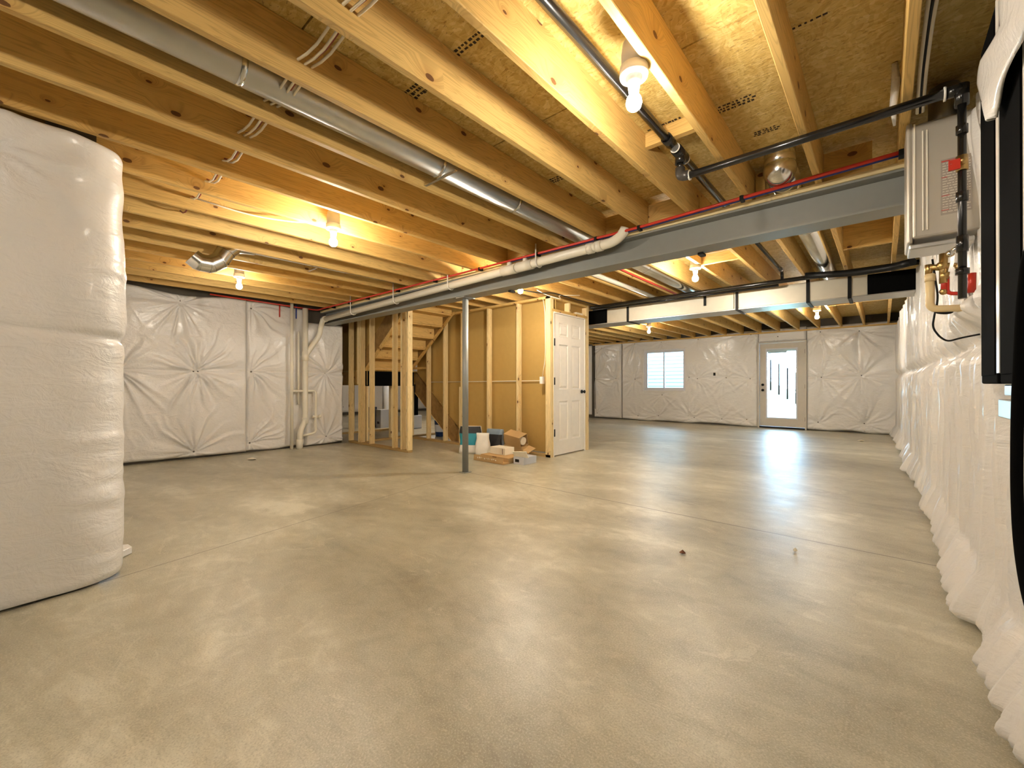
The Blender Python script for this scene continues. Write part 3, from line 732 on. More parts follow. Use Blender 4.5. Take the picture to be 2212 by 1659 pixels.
for a in ((gx0 - .03, gx0, gz0 - .03, gz1 + .03), (gx1, gx1 + .03, gz0 - .03, gz1 + .03), (gx0, gx1, gz0 - .03, gz0), (gx0, gx1, gz1, gz1 + .03)):
    local(d2, 'glass_trim', VINF, a[0], a[1], YF - .035, YF + .035, a[2], a[3])
local(d2, 'pane', GLASS, gx0, gx1, YF - .004, YF + .004, gz0, gz1)
local(d2, 'blind_rail', VINF, gx0, gx1, YF + .008, YF + .026, gz1 - .05, gz1)
local(d2, 'blind_stack', GREYP, gx0 + .01, gx1 - .2, YF + .008, YF + .022, gz1 - .085, gz1 - .05)
local(d2, 'threshold', BLK, DX0, DX1, YF - .07, YF + .1, 0.001, .04)
for z in (.955, 1.09):
    p = Vector((-2.313 - d2.location.x, -.02, z))
    B().tube([p, p + Vector((0, -.02, 0))], .032, 18).ball(p + Vector((0, -.045, 0)), .026, 16).done('door_knob' if z < 1 else 'deadbolt', BLK, d2)
for z in (.25, 1.05, 1.90): local(d2, 'hinge', BLK, DX1 - .040, DX1 - .026, YF - .032, YF - .018, z - .05, z + .05)

# ------------------------------------------------------------------ outdoors
struct(box('lawn', GRASS, -30, 20, YF + .2, 60, -.25, -.10))
sd = thing('siding_wall', 'bright white lap-sided house wall outside the window', 'wall', (-7.5, 14.9, 0))
bb = B()
for i in range(26):
    z = -.1 + .13 * i
    bb.prism([(14.9 - 14.9, z), (14.93 - 14.9, z), (14.955 - 14.9, z + .13), (-.0 + .05, z + .13)], 'x', -4.5, 4.35 - .9)
bb.done('siding_boards', SIDING, sd)
B().box(3.45, 3.62, -.02, .12, -.1, 3.4).done('corner_trim', VINF, sd)
ds = thing('deck_stairs', 'pale timber deck stairs with thin dark balusters outside the glazed door', 'stairs', (-1.5, 15.2, -.92))
bb = B(); bb.prism([(-1.55, 2.35), (-1.55, 2.0), (2.1, -.25 + .2), (2.1, .32)], 'y', -.02, .02); bb.done('stair_stringer', DECK, ds)
B().prism([(-1.55, 3.25), (-1.55, 3.15), (2.1, .98), (2.1, 1.08)], 'y', -.03, .05).done('handrail', DECK, ds)
for i in range(14):
    x = -1.35 + .22 * i; z = 2.2 - .61 * (x + 1.55)
    B().tube([(x, -.025, z - .1), (x, -.025, z + .85)], .019, 8).done('baluster', BLKF, ds)
B().box(-1.62, -1.50, -.06, .06, .7, 4.5).done('deck_post', DECK, ds)
fe = thing('yard_fence', 'pale fence across the yard seen through the glazed door', 'fence', (-2, 24, -.1))
bb = B(); [bb.box(-8, 8, 0, .03, .2 + .35 * i, .28 + .35 * i) for i in range(3)]; bb.done('rail', DECK, fe)
for i in range(8): B().box(-7 + 2 * i, -6.9 + 2 * i, -.03, .07, 0, 1.3).done('fence_post', DECK, fe)

# ------------------------------------------------------------------ bare bulbs
def fixture(x, y, label, side=.0, glow=None):
    r = thing('bulb_fixture', label, 'light', (x, y, 2.28), 'bare bulbs in porcelain holders')
    B().tube([(side, 0, .145), (side, 0, .20), (side, 0, .245)], [.052, .052, .046], 24).done('junction_box', BOXM, r)
    B().tube([(side * .6, 0, .100), (side * .6, 0, .112), (side * .8, 0, .144)], [.056, .060, .058], 28).done('box_cover', CERA, r)
    B().tube([(0, 0, .040), (0, 0, .075), (side * .6, 0, .100)], [.021, .026, .036], 20).done('lampholder', CERA, r)
    jl = [q for q in (JX if x > -7.7 else [-8.0 - .8128 * i for i in range(8)])]
    if x != -.790:
        a0 = max([q + JT for q in jl if q + JT <= x - .045] or [x - .1]); a1 = min([q for q in jl if q >= x + .045] or [x + .1])
        B().box(a0 - x, a1 - x, -.012, .012, .2455, .249).done('hanger_bar', GALVD, r)
    n = B(); pr = [(-.040, .004), (-.036, .018), (-.026, .028), (-.008, .033), (.010, .030), (.025, .021), (.042, .0145)]
    n.tube([(0, 0, a) for a, _ in pr], [q for _, q in pr], 24)
    n.done('bulb', glow or GLOW, r)
    return r
F = [(-.790, 1.680, 'bare glowing bulb between joists above the middle of the floor, beside the black pipe'),
     (-3.455, 1.668, 'bare glowing bulb between joists, middle one of the row along the near side'),
     (-5.850, 1.660, 'bare glowing bulb nearest the far-left wall'),
     (-3.455, 4.093, 'bare glowing bulb above the corner of the closet framing'),
     (-1.580, 4.910, 'bare glowing bulb just beyond the beam, in front of the foil duct'),
     (-3.94, 9.13, 'bare glowing bulb behind the foil duct, nearer the window'),
     (-.872, 9.10, 'bare glowing bulb behind the foil duct, nearer the glazed door'),
     (-9.2, 7.2, 'added unseen bulb lighting the space beyond the stairs')]  # last entry: added hidden bulb, brightens the area behind the stairs
for i, f in enumerate(F): fixture(*f, glow={0: GLOWM, 2: GLOWD, 3: GLOWB, 7: GLOWX}.get(i))
fixture(-1.0, -1.6, 'added unseen fill bulb behind the photographer', glow=GLOWB)  # added out-of-view bulb, fill light for the near end of the room

# ------------------------------------------------------------------ pipes, ducts, wires
tb = lambda name, m, pts, r, label, cat, grp=None, seg=14: tag(B().tube(pts, r, seg).done(name, m), label, cat, grp)
# white drain pipe under the joists along the beam, falling to the stack
dp = thing('drain_pipe', 'white plastic drain pipe hung along the near face of the steel beam', 'pipe', (0, 0, 0))
yD = 3.395
def dz(x): return 2.345 + (x + 1.7) * .0195
pth = arc([(-7.33, yD, dz(-7.33)), (-1.80, yD, dz(-1.8)), (-1.62, yD + .02, dz(-1.8) + .04), (-1.60, 3.42, 2.50)], .09, 8)
pth = [(-7.33, yD, dz(-7.33)), (-1.86, yD, dz(-1.86))] + [(-1.86 + .19 * math.sin(a), yD, dz(-1.86) + .13 * (1 - math.cos(a))) for a in np.linspace(.15, 1.35, 9)]
B().tube(pth, .043, 22).done('pipe_run', PVC, dp)
for x in (-1.93, -2.02): B().tube([(x - .03, yD, dz(x)), (x + .03, yD, dz(x))], .050, 22).done('coupling', PVC, dp)
for x in (-2.80, -3.02):
    B().tube([(x - .10, yD, dz(x)), (x + .10, yD, dz(x))], .052, 22).tube([(x, yD, dz(x)), (x, yD, dz(x) + .10)], .026, 14).done('tee_fitting', PVC, dp)
B().tube([(-7.30, yD, dz(-7.3)), (-7.40, yD - .01, dz(-7.3) - .005)], .052, 20).done('coupling', PVC, dp)
for x in (-2.62, -3.98, -5.15, -6.35):
    z = dz(x); hk = [(x, yD - .052, ZJ + .08), (x, yD - .052, z)] + [(x, yD - .052 * math.cos(a), z - .052 * math.sin(a)) for a in np.linspace(.3, 2.6, 8)]
    B().tube(hk, .007, 8).done('hanger', CERA, dp)
# stack in the far-left corner
sk = thing('drain_stack', 'white plastic drain stack with a side loop against the far-left wall', 'pipe', (0, 0, 0))
Xs = XL + .175
B().tube(arc([(Xs, 3.12, 2.40), (Xs, 3.12, .46), (Xs + .02, 3.03, .30), (Xs + .02, 3.02, .002)], .1), .045, 20).done('stack_pipe', PVC, sk)
B().tube(arc([(Xs + .12, yD - .02, 2.235), (Xs + .03, yD - .02, 2.12), (Xs, 3.36, 1.95), (Xs, 3.13, 1.60), (Xs, 3.12, 1.5)], .12), .043, 20).done('branch_pipe', PVC, sk)
for q in (((Xs, 3.12, 1.50), (Xs, 3.12, 1.66)), ((Xs, 3.12, .42), (Xs, 3.12, .52)), ((Xs + .02, 3.02, .0015), (Xs + .02, 3.02, .16))): B().tube(q, .053, 20).done('coupling', PVC, sk)
B().tube(arc([(Xs, 2.90, .98), (Xs, 3.30, .98), (Xs, 3.30, .25), (Xs, 3.06, .21)], .05), .020, 14).done('side_loop', PVC, sk)
B().tube([(Xs, 3.25, .53), (Xs, 3.36, .53)], .020, 12).ball((Xs, 3.37, .53), .032, 14).done('cleanout', PVC, sk)
tb('vent_riser', PVC, [(XL + .175, 2.90, .002), (XL + .175, 2.90, 2.5)], .026, 'slim white plastic riser running floor to joists on the far-left wall', 'pipe')
tb('corner_riser', PVC, [(XL + .12, 3.03, .75), (XL + .12, 3.03, 2.0)], .018, 'thin white plastic riser tucked beside the drain stack', 'pipe')
# pex lines
px_r = thing('water_line', 'red plastic water line clipped under the joists along the beam', 'pipe', (0, 0, 0))
zr = 2.4078
B().tube(arc([(-7.50, 1.75, 2.43), (-7.50, 3.34, 2.40), (-7.3, yD - .06, zr), (-4, 3.365, zr), (-1.5, 3.372, zr), (.09, 3.270, zr)], .12), .0115, 10).done('red_tube', RED, px_r)
tb('water_line', BLUE, [(-3.0, 3.396, 2.4078), (-2.35, 3.396, 2.4078), (-1.5, 3.399, 2.4075), (.09, 3.297, 2.4075)], .0115, 'blue plastic water line just under the red one along the beam', 'pipe')
for x in (-7.0, -6.45, -5.9, -5.1, -4.27, -3.45, -2.62, -1.95, -1.54, -.75, .08):
    box('clip', BLK, x - .012, x + .012, (3.355 if x < -1 else 3.305) if x < 0 else 3.255, (3.415 if x < -1 else 3.36) if x < 0 else 3.315, 2.385, 2.4195, px_r)
tb('pipe_stub', RED, [(XL + .10, 2.735, 2.215), (XL + .10, 2.735, 2.43)], .010, 'short red stub pipe hanging down the far-left wall', 'pipe')
tb('pipe_stub', BLUE, [(XL + .10, 3.00, 2.22), (XL + .10, 3.00, 2.46)], .010, 'short blue stub pipe beside the white drain stack', 'pipe')
# gas line
gp = thing('gas_pipe', 'thick black gas pipe running in the joist bay past the near bulb', 'pipe', (0, 0, 0))
B().tube([(-.957, -2.9, 2.535), (-.957, 3.75, 2.535)], .0245, 20).done('main_run', BLKP, gp)
B().tube([(-.957, 2.46, 2.535), (-.957, 2.54, 2.535)], .031, 18).done('coupling', BLKP, gp)
B().tube([(-.957, 2.62, 2.535), (-.957, 2.76, 2.535)], .034, 18).tube([(-.957, 2.69, 2.535), (-.957, 2.69, 2.47)], .030, 16).done('tee_fitting', GALVD if False else BLKP, gp)
for yy in (2.46, 2.60, 2.78): B().tube([(-.957, yy, 2.535), (-.957, yy + .006, 2.535)], .0265 if yy < 2.5 else .030, 18).done('sealant_ring', CERA, gp)
B().tube([(-.957, 2.69, 2.475), (-.957, 2.69, 2.44)], .020, 16).done('nipple', BLKP, gp)
B().tube(arc([(-.957, 2.69, 2.445), (-.957, 2.69, 2.39), (-.90, 2.69, 2.385)], .04), .029, 16).done('elbow', DKMET, gp)
B().tube([(-.905, 2.695, 2.384), (-.897, 2.695, 2.384)], .031, 16).done('sealant_ring', CERA, gp)
br = thing('gas_pipe', 'black gas pipe crossing under the joists to the water heater', 'pipe', (0, 0, 0))
B().tube([(-.90, 2.695, 2.384), (.24, 2.70, 2.384)], .0215, 18).done('cross_run', BLKP, br)
B().tube([(.215, 2.70, 2.384), (.262, 2.70, 2.384)], .026, 16).tube([(.262, 2.70, 2.40), (.262, 2.70, 2.31)], .024, 16).done('elbow', BLKP, br)
B().tube([(.205, 2.70, 2.384), (.213, 2.70, 2.384)], .0305, 16).done('sealant_ring', CERA, br)
B().tube([(.262, 2.70, 2.33), (.262, 2.70, 1.46)], .0145, 16).done('drop_run', BLKP, br)
zq = lambda py: onY(2106, py, 2.70).z
for pa_, pb2, r_, sg in ((282, 262, .0195, 6), (430, 408, .020, 6), (540, 505, .020, 14), (590, 577, .023, 14)):
    B().tube([(.262, 2.70, zq(pa_)), (.262, 2.70, zq(pb2))], r_, sg).done('union', BLKP, br)
B().tube([(.262, 2.70, zq(362)), (.262, 2.70, zq(330))], .020, 8).ball((.262, 2.675, zq(345)), .016, 12).done('ball_valve', BRASS, br)
B().obox((.235, 2.665, zq(352)), (1, 0, 0), (0, 1, 0), (0, 0, 1), .018, .006, .022).tube([(.262, 2.68, zq(348)), (.22, 2.66, zq(350))], .006, 8).done('valve_handle', RED, br)
# pair of black pipes in front of the foil duct
tb('gas_pipe', BLKP, [(-3.70, 6.22, 2.383), (-1.2, 6.20, 2.383), (.40, 6.20, 2.383)], .028, 'black pipe along the near edge of the foil duct', 'pipe')
tb('gas_pipe', BLKP, [(-3.70, 6.30, 2.355), (-1.0, 6.29, 2.355)], .018, 'thinner black pipe close beside the duct, ending at a drop', 'pipe')
ga = thing('gas_pipe', 'small black gas pipe in a joist bay beyond the beam, dropping by the duct', 'pipe', (0, 0, 0))
B().tube(arc([(-.957, 3.80, 2.52), (-.957, 6.24, 2.52), (-.957, 6.27, 2.40)], .05), .019, 14).done('drop_run', BLKP, ga)
B().tube([(-.957, 6.10, 2.52), (-.957, 6.18, 2.52)], .026, 14).done('coupling', STEELP, ga)
# round ducts
def rduct(x, y0, y1, z, r, m, label, collars=()):
    t_ = thing('round_duct', label, 'duct', (x, (y0 + y1) / 2, z)); h = (y1 - y0) / 2
    B().tube([(0, -h, 0), (0, h, 0)], r, 36).done('pipe_section', m, t_)
    for c in collars: B().tube([(0, c - t_.location.y - .012, 0), (0, c - t_.location.y + .012, 0)], r + .003, 36).done('joint_band', GALV, t_)
    return t_
rduct(-2.185, -2.9, 3.75, 2.53, .086, GALVD, 'dull round metal duct running in a joist bay on the near side', (.62, 1.75, 2.5))
B_ = B().obox((-2.19, 1.76, 2.43), (1, -.0, .0), (0, 1, 0), (0, 0, 1), .175, .010, .004); tag(B_.done('duct_strap', GALV), 'thin metal strap across the joists holding up the dull round duct', 'strap')
rduct(-2.17, 3.85, 8.5, 2.53, .086, GALV, 'shiny round metal duct beyond the beam, beside the red pipe', (4.25, 4.9))
rduct(-.52, 3.80, 8.4, 2.53, .088, GALV, 'shiny round metal duct beyond the beam, nearest the water heater', (4.62,))
sh = thing('duct_boot', 'shiny metal duct elbow between joists just before the beam', 'duct', (-.515, 3.3, 2.53))
B().tube([(0, .46, -.02), (0, .0, -.02)], .092, 32).ball((0, -.02, -.02), .097, 28).done('elbow_gore', GALV, sh); B().tube([(0, -.02, -.02), (0, -.02, .122)], .090, 32).done('riser_section', GALV, sh)
el = thing('duct_elbow', 'shiny segmented metal duct elbow hanging open below the joists', 'duct', (-5.0, 1.3, 2.5))
pts = [(.0, .25, .035), (0, .08, .02), (0, .0, -.07), (0, -.05, -.165), (0, -.13, -.225), (0, -.22, -.225), (0, -.28, -.18)]
for i in range(len(pts) - 1):
    a, b_ = Vector(pts[i]), Vector(pts[i + 1]); B().tube([a, b_], .083 if i else .080, 32, cap=False).done('elbow_gore', GALV, el)
    if i: B().tube([a - (b_ - a).normalized() * .006, a + (b_ - a).normalized() * .006], .087, 32, cap=False).ball(a, .081, 24).done('gore_seam', GALV, el)
rduct(-5.0, 1.5, 3.85, 2.545, .078, GALV, 'round metal duct in the joist bay behind the open elbow', ())
tag(B().obox((-4.99, 2.16, 2.425), (1, 0, 0), (0, 1, 0), (0, 0, 1), .10, .010, .003).done('duct_strap', GALV), 'short metal strap under the duct behind the open elbow', 'strap')
# long rectangular duct
rd = thing('rectangular_duct', 'long foil-wrapped rectangular duct hung under the far joists', 'duct', (-1.8, 6.45, 2.139))
def rbox(name, m, x0, x1, g=0): return B().box(x0 + 1.8, x1 + 1.8, -g, .42 + g, -g, .238 + g * .5).done(name, m, rd, bevel=.004)
rbox('foil_section', FOIL, -3.52, -1.56); rbox('foil_section', FOIL, -1.555, -.137); rbox('black_liner_section', BLKF, -.135, .40, -.006); rbox('black_liner_section', BLKF, -4.10, -3.525, -.006)
B().box(-4.10 + 1.8, .40 + 1.8, .002, .418, -.012, -.001).done('metal_bottom', GALVD, rd)
for x in (-3.14, -1.94, -1.52, -.71, -.30):
    lo_ = -.020 if x != -1.94 else .09
    bb = B().box(x - .018 + 1.8, x + .018 + 1.8, -.012, -.004, lo_, .30)
    if x != -1.94: bb.box(x - .018 + 1.8, x + .018 + 1.8, -.012, .43, -.024, -.0155)
    bb.done('strap', BLK, rd)
# other pipes beyond the beam
tb('drain_pipe', PVC, [(-2.70, 3.75, 2.462), (-2.70, 6.9, 2.462)], .030, 'white plastic pipe in a joist bay beyond the beam', 'pipe')
tb('water_line', RED, [(-2.38, 3.75, 2.435), (-2.31, 4.2, 2.44), (-2.30, 5.4, 2.43), (-2.32, 6.6, 2.44)], .012, 'red plastic water line beside the shiny duct beyond the beam', 'pipe')
# romex across the joists
def cable(dx, dz_, m, label, x0=-.30, x1=-4.35):
    pts = []; xs = [x0]
    edges = [q for q in JX if x1 < q < x0]
    for q in edges:
        pts.append((q + JT, .80 + dx, 2.505 + dz_)); pts.append((q, .80 + dx, 2.505 + dz_))
    out = []
    for i, p in enumerate(pts):
        out.append(p)
        if i % 2 == 1 and i < len(pts) - 1:
            s_ = (.0, .01, .02, .03, .035, .03, .05)[min(6, i // 2)] * (1 + .3 * dz_ * 30)
            a, b_ = Vector(p), Vector(pts[i + 1])
            for t in (.25, .5, .75): q = a.lerp(b_, t); q.z -= s_ * math.sin(math.pi * t); out.append(q)
    return tb('electrical_cable', m, out, .0058, label, 'cable', 'cables threaded through the joists', 8)
cable(.0, .0, CABLE, 'white cable threaded through holes in the near joists')
cable(.030, .002, CABLE, 'second white cable running right beside it through the near joists', -.30, -3.8)
cable(-.030, .003, CABLE, 'third white cable on the near edge of the bundle through the joists', -.30, -3.0)
cable(.012, .016, CABLER, 'red-brown cable bundled with white ones through the near joists', -.30, -4.7)
tb('electrical_cable', CABLE, arc([(-3.92, .82, 2.50), (-3.90, 1.2, 2.47), (-3.80, 1.55, 2.49), (-3.765, 1.79, 2.57)], .2), .0058, 'white cable curving to the middle bulb of the near row', 'cable')
tb('electrical_cable', CABLE, arc([(-.80, 1.55, 2.64), (-.84, 1.70, 2.64), (-.862, 1.80, 2.62)], .1), .0058, 'white cable looping into the box of the near bulb', 'cable')
tb('electrical_cable', CABLE, arc([(-3.66, 4.70, 2.42), (-3.60, 4.86, 2.36), (-3.52, 5.1, 2.33), (-3.62, 5.15, 2.41), (-3.40, 5.4, 2.42)], .2), .006, 'white cable loop hanging off the joist at the closet corner', 'cable')
tb('electrical_cable', BLK, arc([(-3.80, 4.5, 2.41), (-3.62, 4.75, 2.375), (-3.55, 4.9, 2.40), (-3.55, 6.3, 2.40), (-3.60, 6.9, 2.41)], .15), .007, 'black cable drooping past the closet corner', 'cable')
for k, (dx, m) in enumerate(((0, CABLE), (.03, BLK), (.06, CABLE))):
    tb('electrical_cable', m, arc([(.16 + dx, .9, 2.60), (.15 + dx, 1.6, 2.60), (.13 + dx * .3, 2.2, 2.52), (.125 + dx * .3, 2.62, 2.47), (.13 + dx * .3, 2.9, 2.43)], .4), .008, ('pale cable sweeping down beside the last joist', 'black cable sweeping down beside the last joist', 'pale cable nearest the wall sweeping toward the water heater')[k], 'cable')
tb('electrical_cable', BLK, [(-7.15, 12.27, 2.4), (-7.14, 12.26, 1.55), (-7.13, 12.26, .3)], .008, 'thin dark cable hanging on the far wall past the closet', 'cable')
tb('plastic_scrap', VINYL, [(.045, 2.78, 2.655), (.05, 2.82, 2.58), (.04, 2.86, 2.48), (.045, 2.90, 2.40)], [.012, .02, .016, .006], 'torn strip of clear plastic hanging by the last joist', 'plastic scrap', seg=6)

# ------------------------------------------------------------------ tankless water heater
YH = 2.95
wh = thing('water_heater', 'pewter tankless water heater high on the right wall', 'water heater', (.24, 3.2, 1.80))
T = lambda x, y_, z: (x - .24, y_ - 3.2, z - 1.80)
bb = B(); bb.box(.110 - .24, .352 - .24, YH - 3.2, 3.21 - 3.2, .02, .60); bb.done('cabinet', CASE, wh, bevel=.012)
B().box(.090 - .24, .114 - .24, YH + .004 - 3.2, 3.22 - 3.2, .0, .615).done('front_cover', CASE, wh, bevel=.010)
B().box(.117 - .24, .124 - .24, YH - .004 - 3.2, YH - 3.2, .03, .60).done('cover_edge', CASEL, wh, bevel=.001)
for x in (.148, .163): B().box(x - .24, x + .006 - .24, YH - .005 - 3.2, YH - 3.2, .055, .555).done('rib', CASEL, wh, bevel=.0015)
lb = B().box(.214 - .24, .318 - .24, YH - .002 - 3.2, YH - .0003 - 3.2, .115, .385).done('rating_label', LABM, wh)
tbm = B(); rnd = random.Random(5)
for i in range(20):
    z = .125 + i * .0125; x = .220
    while x < .312:
        w_ = rnd.uniform(.006, .02); tbm.box(x - .24, min(x + w_, .314) - .24, YH - .0028 - 3.2, YH - .002 - 3.2, z, z + .003); x += w_ + .004
tbm.done('label_print', LABT, lb, (0, 0, 0))
rb = B()
for z, w_ in ((.372, .03), (.295, .02), (.205, .028), (.135, .026), (.375, .06)): rb.box(.216 - .24, .216 + w_ - .24, YH - .003 - 3.2, YH - .002 - 3.2, z, z + .003)
rb.done('label_print', LABR, lb)
B().box(.10 - .24, .33 - .24, YH + .02 - 3.2, 3.18 - 3.2, -.028, -.001).done('bottom_bracket', GALVD, wh, bevel=.006)
B().tube([(.0, -.06, .615), (.0, -.06, .70), (.0, -.06, .83)], [.062, .06, .06], 24).done('flue', GALVD, wh)
# valves and tubes below the heater
vz = lambda px, py, Y=2.90: onY(px, py, Y)
vk = thing('valve_kit', 'brass service valves with red and blue tubes under the water heater', 'valves', (0, 0, 0))
b1 = vz(2035, 575); b2 = vz(2038, 630); b3 = vz(2075, 575); 
B().tube([vz(2038, 548), vz(2038, 612)], .016, 12).tube([vz(2008, 578), vz(2040, 578)], .015, 12).tube([vz(2006, 572), vz(2006, 592)], .014, 12).tube([vz(2030, 596), vz(2050, 596)], .020, 8).tube([vz(2030, 576), vz(2050, 576)], .019, 8).ball(b1, .024, 14).ball(b2, .016, 12).done('brass_valve', BRASS, vk)
B().tube([vz(2078, 545), vz(2078, 600)], .012, 12).ball(b3, .022, 14).tube([vz(2060, 572), vz(2078, 572)], .010, 10).done('brass_valve', BRASS, vk)
B().tube([vz(2040, 598), vz(2040, 630)], .013, 12).tube(arc([vz(2046, 598), vz(2046, 634), vz(2086, 634)], .02), .009, 10).done('red_handle', RED, vk)
B().tube([vz(2087, 600), vz(2087, 626)], .013, 12).done('blue_handle', BLUE, vk)
B().tube([vz(2100, 590, 2.85), vz(2099, 632, 2.85)], .014, 12).done('red_handle', RED, vk)
B().tube([vz(2090, 626), vz(2094, 654)], .016, 10).done('strainer', GALVD, vk)
B().tube([vz(2050, 548), vz(2068, 535), vz(2085, 528)], .011, 10).ball(vz(2052, 548), .018, 12).done('flex_connector', GALV, vk)
B().tube(arc([vz(2009, 592), vz(2009, 668), vz(2112, 664)], .03), .017, 14).tube([vz(2009, 594), vz(2009, 608)], .020, 14).done('relief_pipe', CREAM, vk)
tb('power_cord', BLK, arc([vz(2014, 560), vz(2020, 600), vz(2027, 645), vz(2018, 682), vz(2014, 708), vz(2030, 728), vz(2047, 738), vz(2075, 730), vz(2117, 722)], .05), .0042, 'thin black power cord hanging from the water heater to the black cabinet', 'cord')
coil = [vz(2020 + 18 + 20 * math.cos(a), 673 + 5 * math.sin(a) - a * .3) for a in np.linspace(0, 12.5, 40)]
tb('cord_coil', BLK, coil + [vz(2065, 668), vz(2112, 655)], .0035, 'bundled coil of thin black cord under the water heater', 'cord')
tb('tube_insulation', BLK, arc([onY(1740, 596, 6.12), onY(1840, 590, 6.1), onY(1925, 578, 6.0), onY(1972, 565, 5.8)], .3), .038, 'black insulated line bending into the right wall above the duct', 'pipe')

# ------------------------------------------------------------------ black wall panels on the right
bx = .285
def blackpanel(y0, y1, z1, label):
    t_ = thing('breaker_cabinet', label, 'cabinet', (.37, (y0 + y1) / 2, 1.085), 'black wall cabinets')
    hy = (y1 - y0) / 2
    B().box(-.085, .02, -hy, hy, 0, z1 - 1.085).done('cover', BLKF, t_, bevel=.006)
    B().box(-.088, -.085, -hy + .02, hy - .02, .03, z1 - 1.085 - .03).done('face_plate', BLKF, t_)
    for z in (.12, .75): B().tube([(-.07, hy + .0, z), (-.07, hy + .012, z)], .008, 8).done('latch', BLK, t_)
blackpanel(2.125, 2.42, 2.36, 'narrow black wall cabinet nearest the water heater')
blackpanel(1.765, 2.075, 2.36, 'black wall cabinet at the edge of the view with a silver rail below')
tag(box('edge_strip', CERA, .283, .37, 2.079, 2.121, 1.12, 2.36), 'pale vertical strip between the two black wall cabinets', 'strip')
tag(B().box(.285, .345, 1.55, 2.11, .975, 1.035).box(.30, .36, 1.55, 2.12, 1.045, 1.082).done('metal_rail', GALV, bevel=.004), 'silver metal rail fixed just under the black wall cabinet', 'rail')
tb('electrical_cable', BLKF, arc([(.45, 1.48, 1.72), onX(2224, 520, .262), onX(2209, 650, .262), onX(2203, 760, .266), onX(2197, 900, .27), onX(2196, 1060, .272), onX(2202, 1180, .274), onX(2222, 1300, .274), onX(2300, 1500, .27), (.24, 1.0, .014), (.15, .7, .014)], .2), .012, 'thick black cable looping down from the black wall cabinets', 'cable')
tag(box('edge_strip', CERA, .283, .39, 1.715, 1.760, 1.12, 2.30), 'pale vertical strip at the near edge of the black wall cabinets', 'strip')
# loose plastic draped over the panels
fb = B(); grid = []
Lc = [(-120, 2185), (0, 2168), (55, 2163), (95, 2142), (130, 2124), (180, 2117), (215, 2121), (240, 2140), (254, 2150)]
Rc = [(-120, 2290), (0, 2262), (40, 2236), (75, 2212), (120, 2192), (180, 2172), (215, 2161), (240, 2154), (254, 2152)]
for i in range(31):
    py = -120 + 374 * i / 30; l_ = np.interp(py, *zip(*Lc)); r_ = np.interp(py, *zip(*Rc)); col = []
    for k in range(11):
        s_ = k / 10; p = onX(l_ + (r_ - l_) * s_, py, .262); p.x += -.012 * math.sin(s_ * math.pi) + .004 * math.sin(i * .5 + k * .6)
        col.append(fb.bm.verts.new(p))
    grid.append(col)
for i in range(30):
    for k in range(10):
        f = fb.bm.faces.new((grid[i][k], grid[i + 1][k], grid[i + 1][k + 1], grid[i][k + 1])); f.smooth = True
gd = fb.done('loose_plastic', VINYL); mod = gd.modifiers.new('thickness', 'SOLIDIFY'); mod.thickness = .006
tag(gd, 'loose white plastic drooping to a point over the black wall cabinets', 'insulation')

# ------------------------------------------------------------------ sacks and cartons by the partition
def sack(name, label, loc, w, d, h, m, seed, parts=(), rot=0, lean=0):
    rnd = random.Random(seed); r = thing(name, label, 'sack', loc); r.rotation_euler = (0, 0, rot)
    def shell(z0, z1, grow, mat, nm):
        b = B(); n = 28; L = 10; rings = []
        for j in range(L + 1):
            z = z0 + (z1 - z0) * j / L; t = z / h
            sx = w / 2 * (1.0 - .10 * t + .05 * math.sin(t * 9 + seed)) + grow; sy = d / 2 * (1.0 - .62 * t ** 3 + .04 * math.sin(t * 7)) + grow
            ring = []
            for k in range(n):
                a = 2 * math.pi * k / n; c_, s_ = math.cos(a), math.sin(a)
                px = math.copysign(abs(c_) ** .45, c_) * sx; py = math.copysign(abs(s_) ** .55, s_) * sy
                ring.append(b.bm.verts.new((px + .006 * math.sin(9 * a + 5 * t + seed), py + lean * t + .006 * math.sin(7 * a - 9 * t), z)))
            rings.append(ring)
        for j in range(L):
            for k in range(n) if grow == 0 else range(n // 2 + 1, n - 1): f = b.bm.faces.new((rings[j][k], rings[j][(k + 1) % n], rings[j + 1][(k + 1) % n], rings[j + 1][k])); f.smooth = True
        if grow == 0: b.bm.faces.new(rings[0][::-1]); b.bm.faces.new(rings[-1])
        b.done(nm, mat, r)
    shell(0.002, h, 0, m, 'sack_body')
    for z0, z1, mt, nm in parts: shell(z0, z1, .003, mt, nm)
    return r
sack('mortar_sack', 'upright white and teal sack with a black top, behind the steel post', (-4.93, 4.62, 0), .36, .17, .43, BAGW, 1, ((.14, .32, BAGT, 'teal_band'), (.32, .428, BAGB, 'black_band')), rot=.62)
sack('mortar_sack', 'slumped white sack leaning right of the teal one', (-4.66, 4.62, 0), .22, .13, .34, BAGW, 4, (), rot=.5)
sack('mortar_sack', 'blue-grey sack at the back against the stud wall', (-4.66, 4.90, 0), .30, .16, .38, BAGG, 6, ((.10, .30, BAGB, 'dark_band'),), rot=.2)
def carton(name, label, c, w, d, h, m, rot=0., z=0, parts=()):
    r = thing(name, label, 'carton', (c[0], c[1], z)); r.rotation_euler = (0, 0, rot)
    B().box(-w / 2, w / 2, -d / 2, d / 2, .001, h).done('carton_body', m, r, bevel=.003)
    for nm, mt, a in parts: B().box(*a).done(nm, mt, r)
    return r
c0 = carton('flat_carton', 'wide brown flattened carton on the floor, bottom of the pile', (-4.15, 4.42), .60, .40, .022, CARD, -.02)
B().prism([(-.31, .001), (-.31, .022), (-.33, -.0)], 'x', -.31, .31) if False else None
bb = B().prism([(-.205, .022), (-.20, .085), (-.195, .085), (-.195, .022)], 'x', -.29, .29); bb.done('folded_flap', CARD, c0)
pb_ = B(); rnd = random.Random(8)
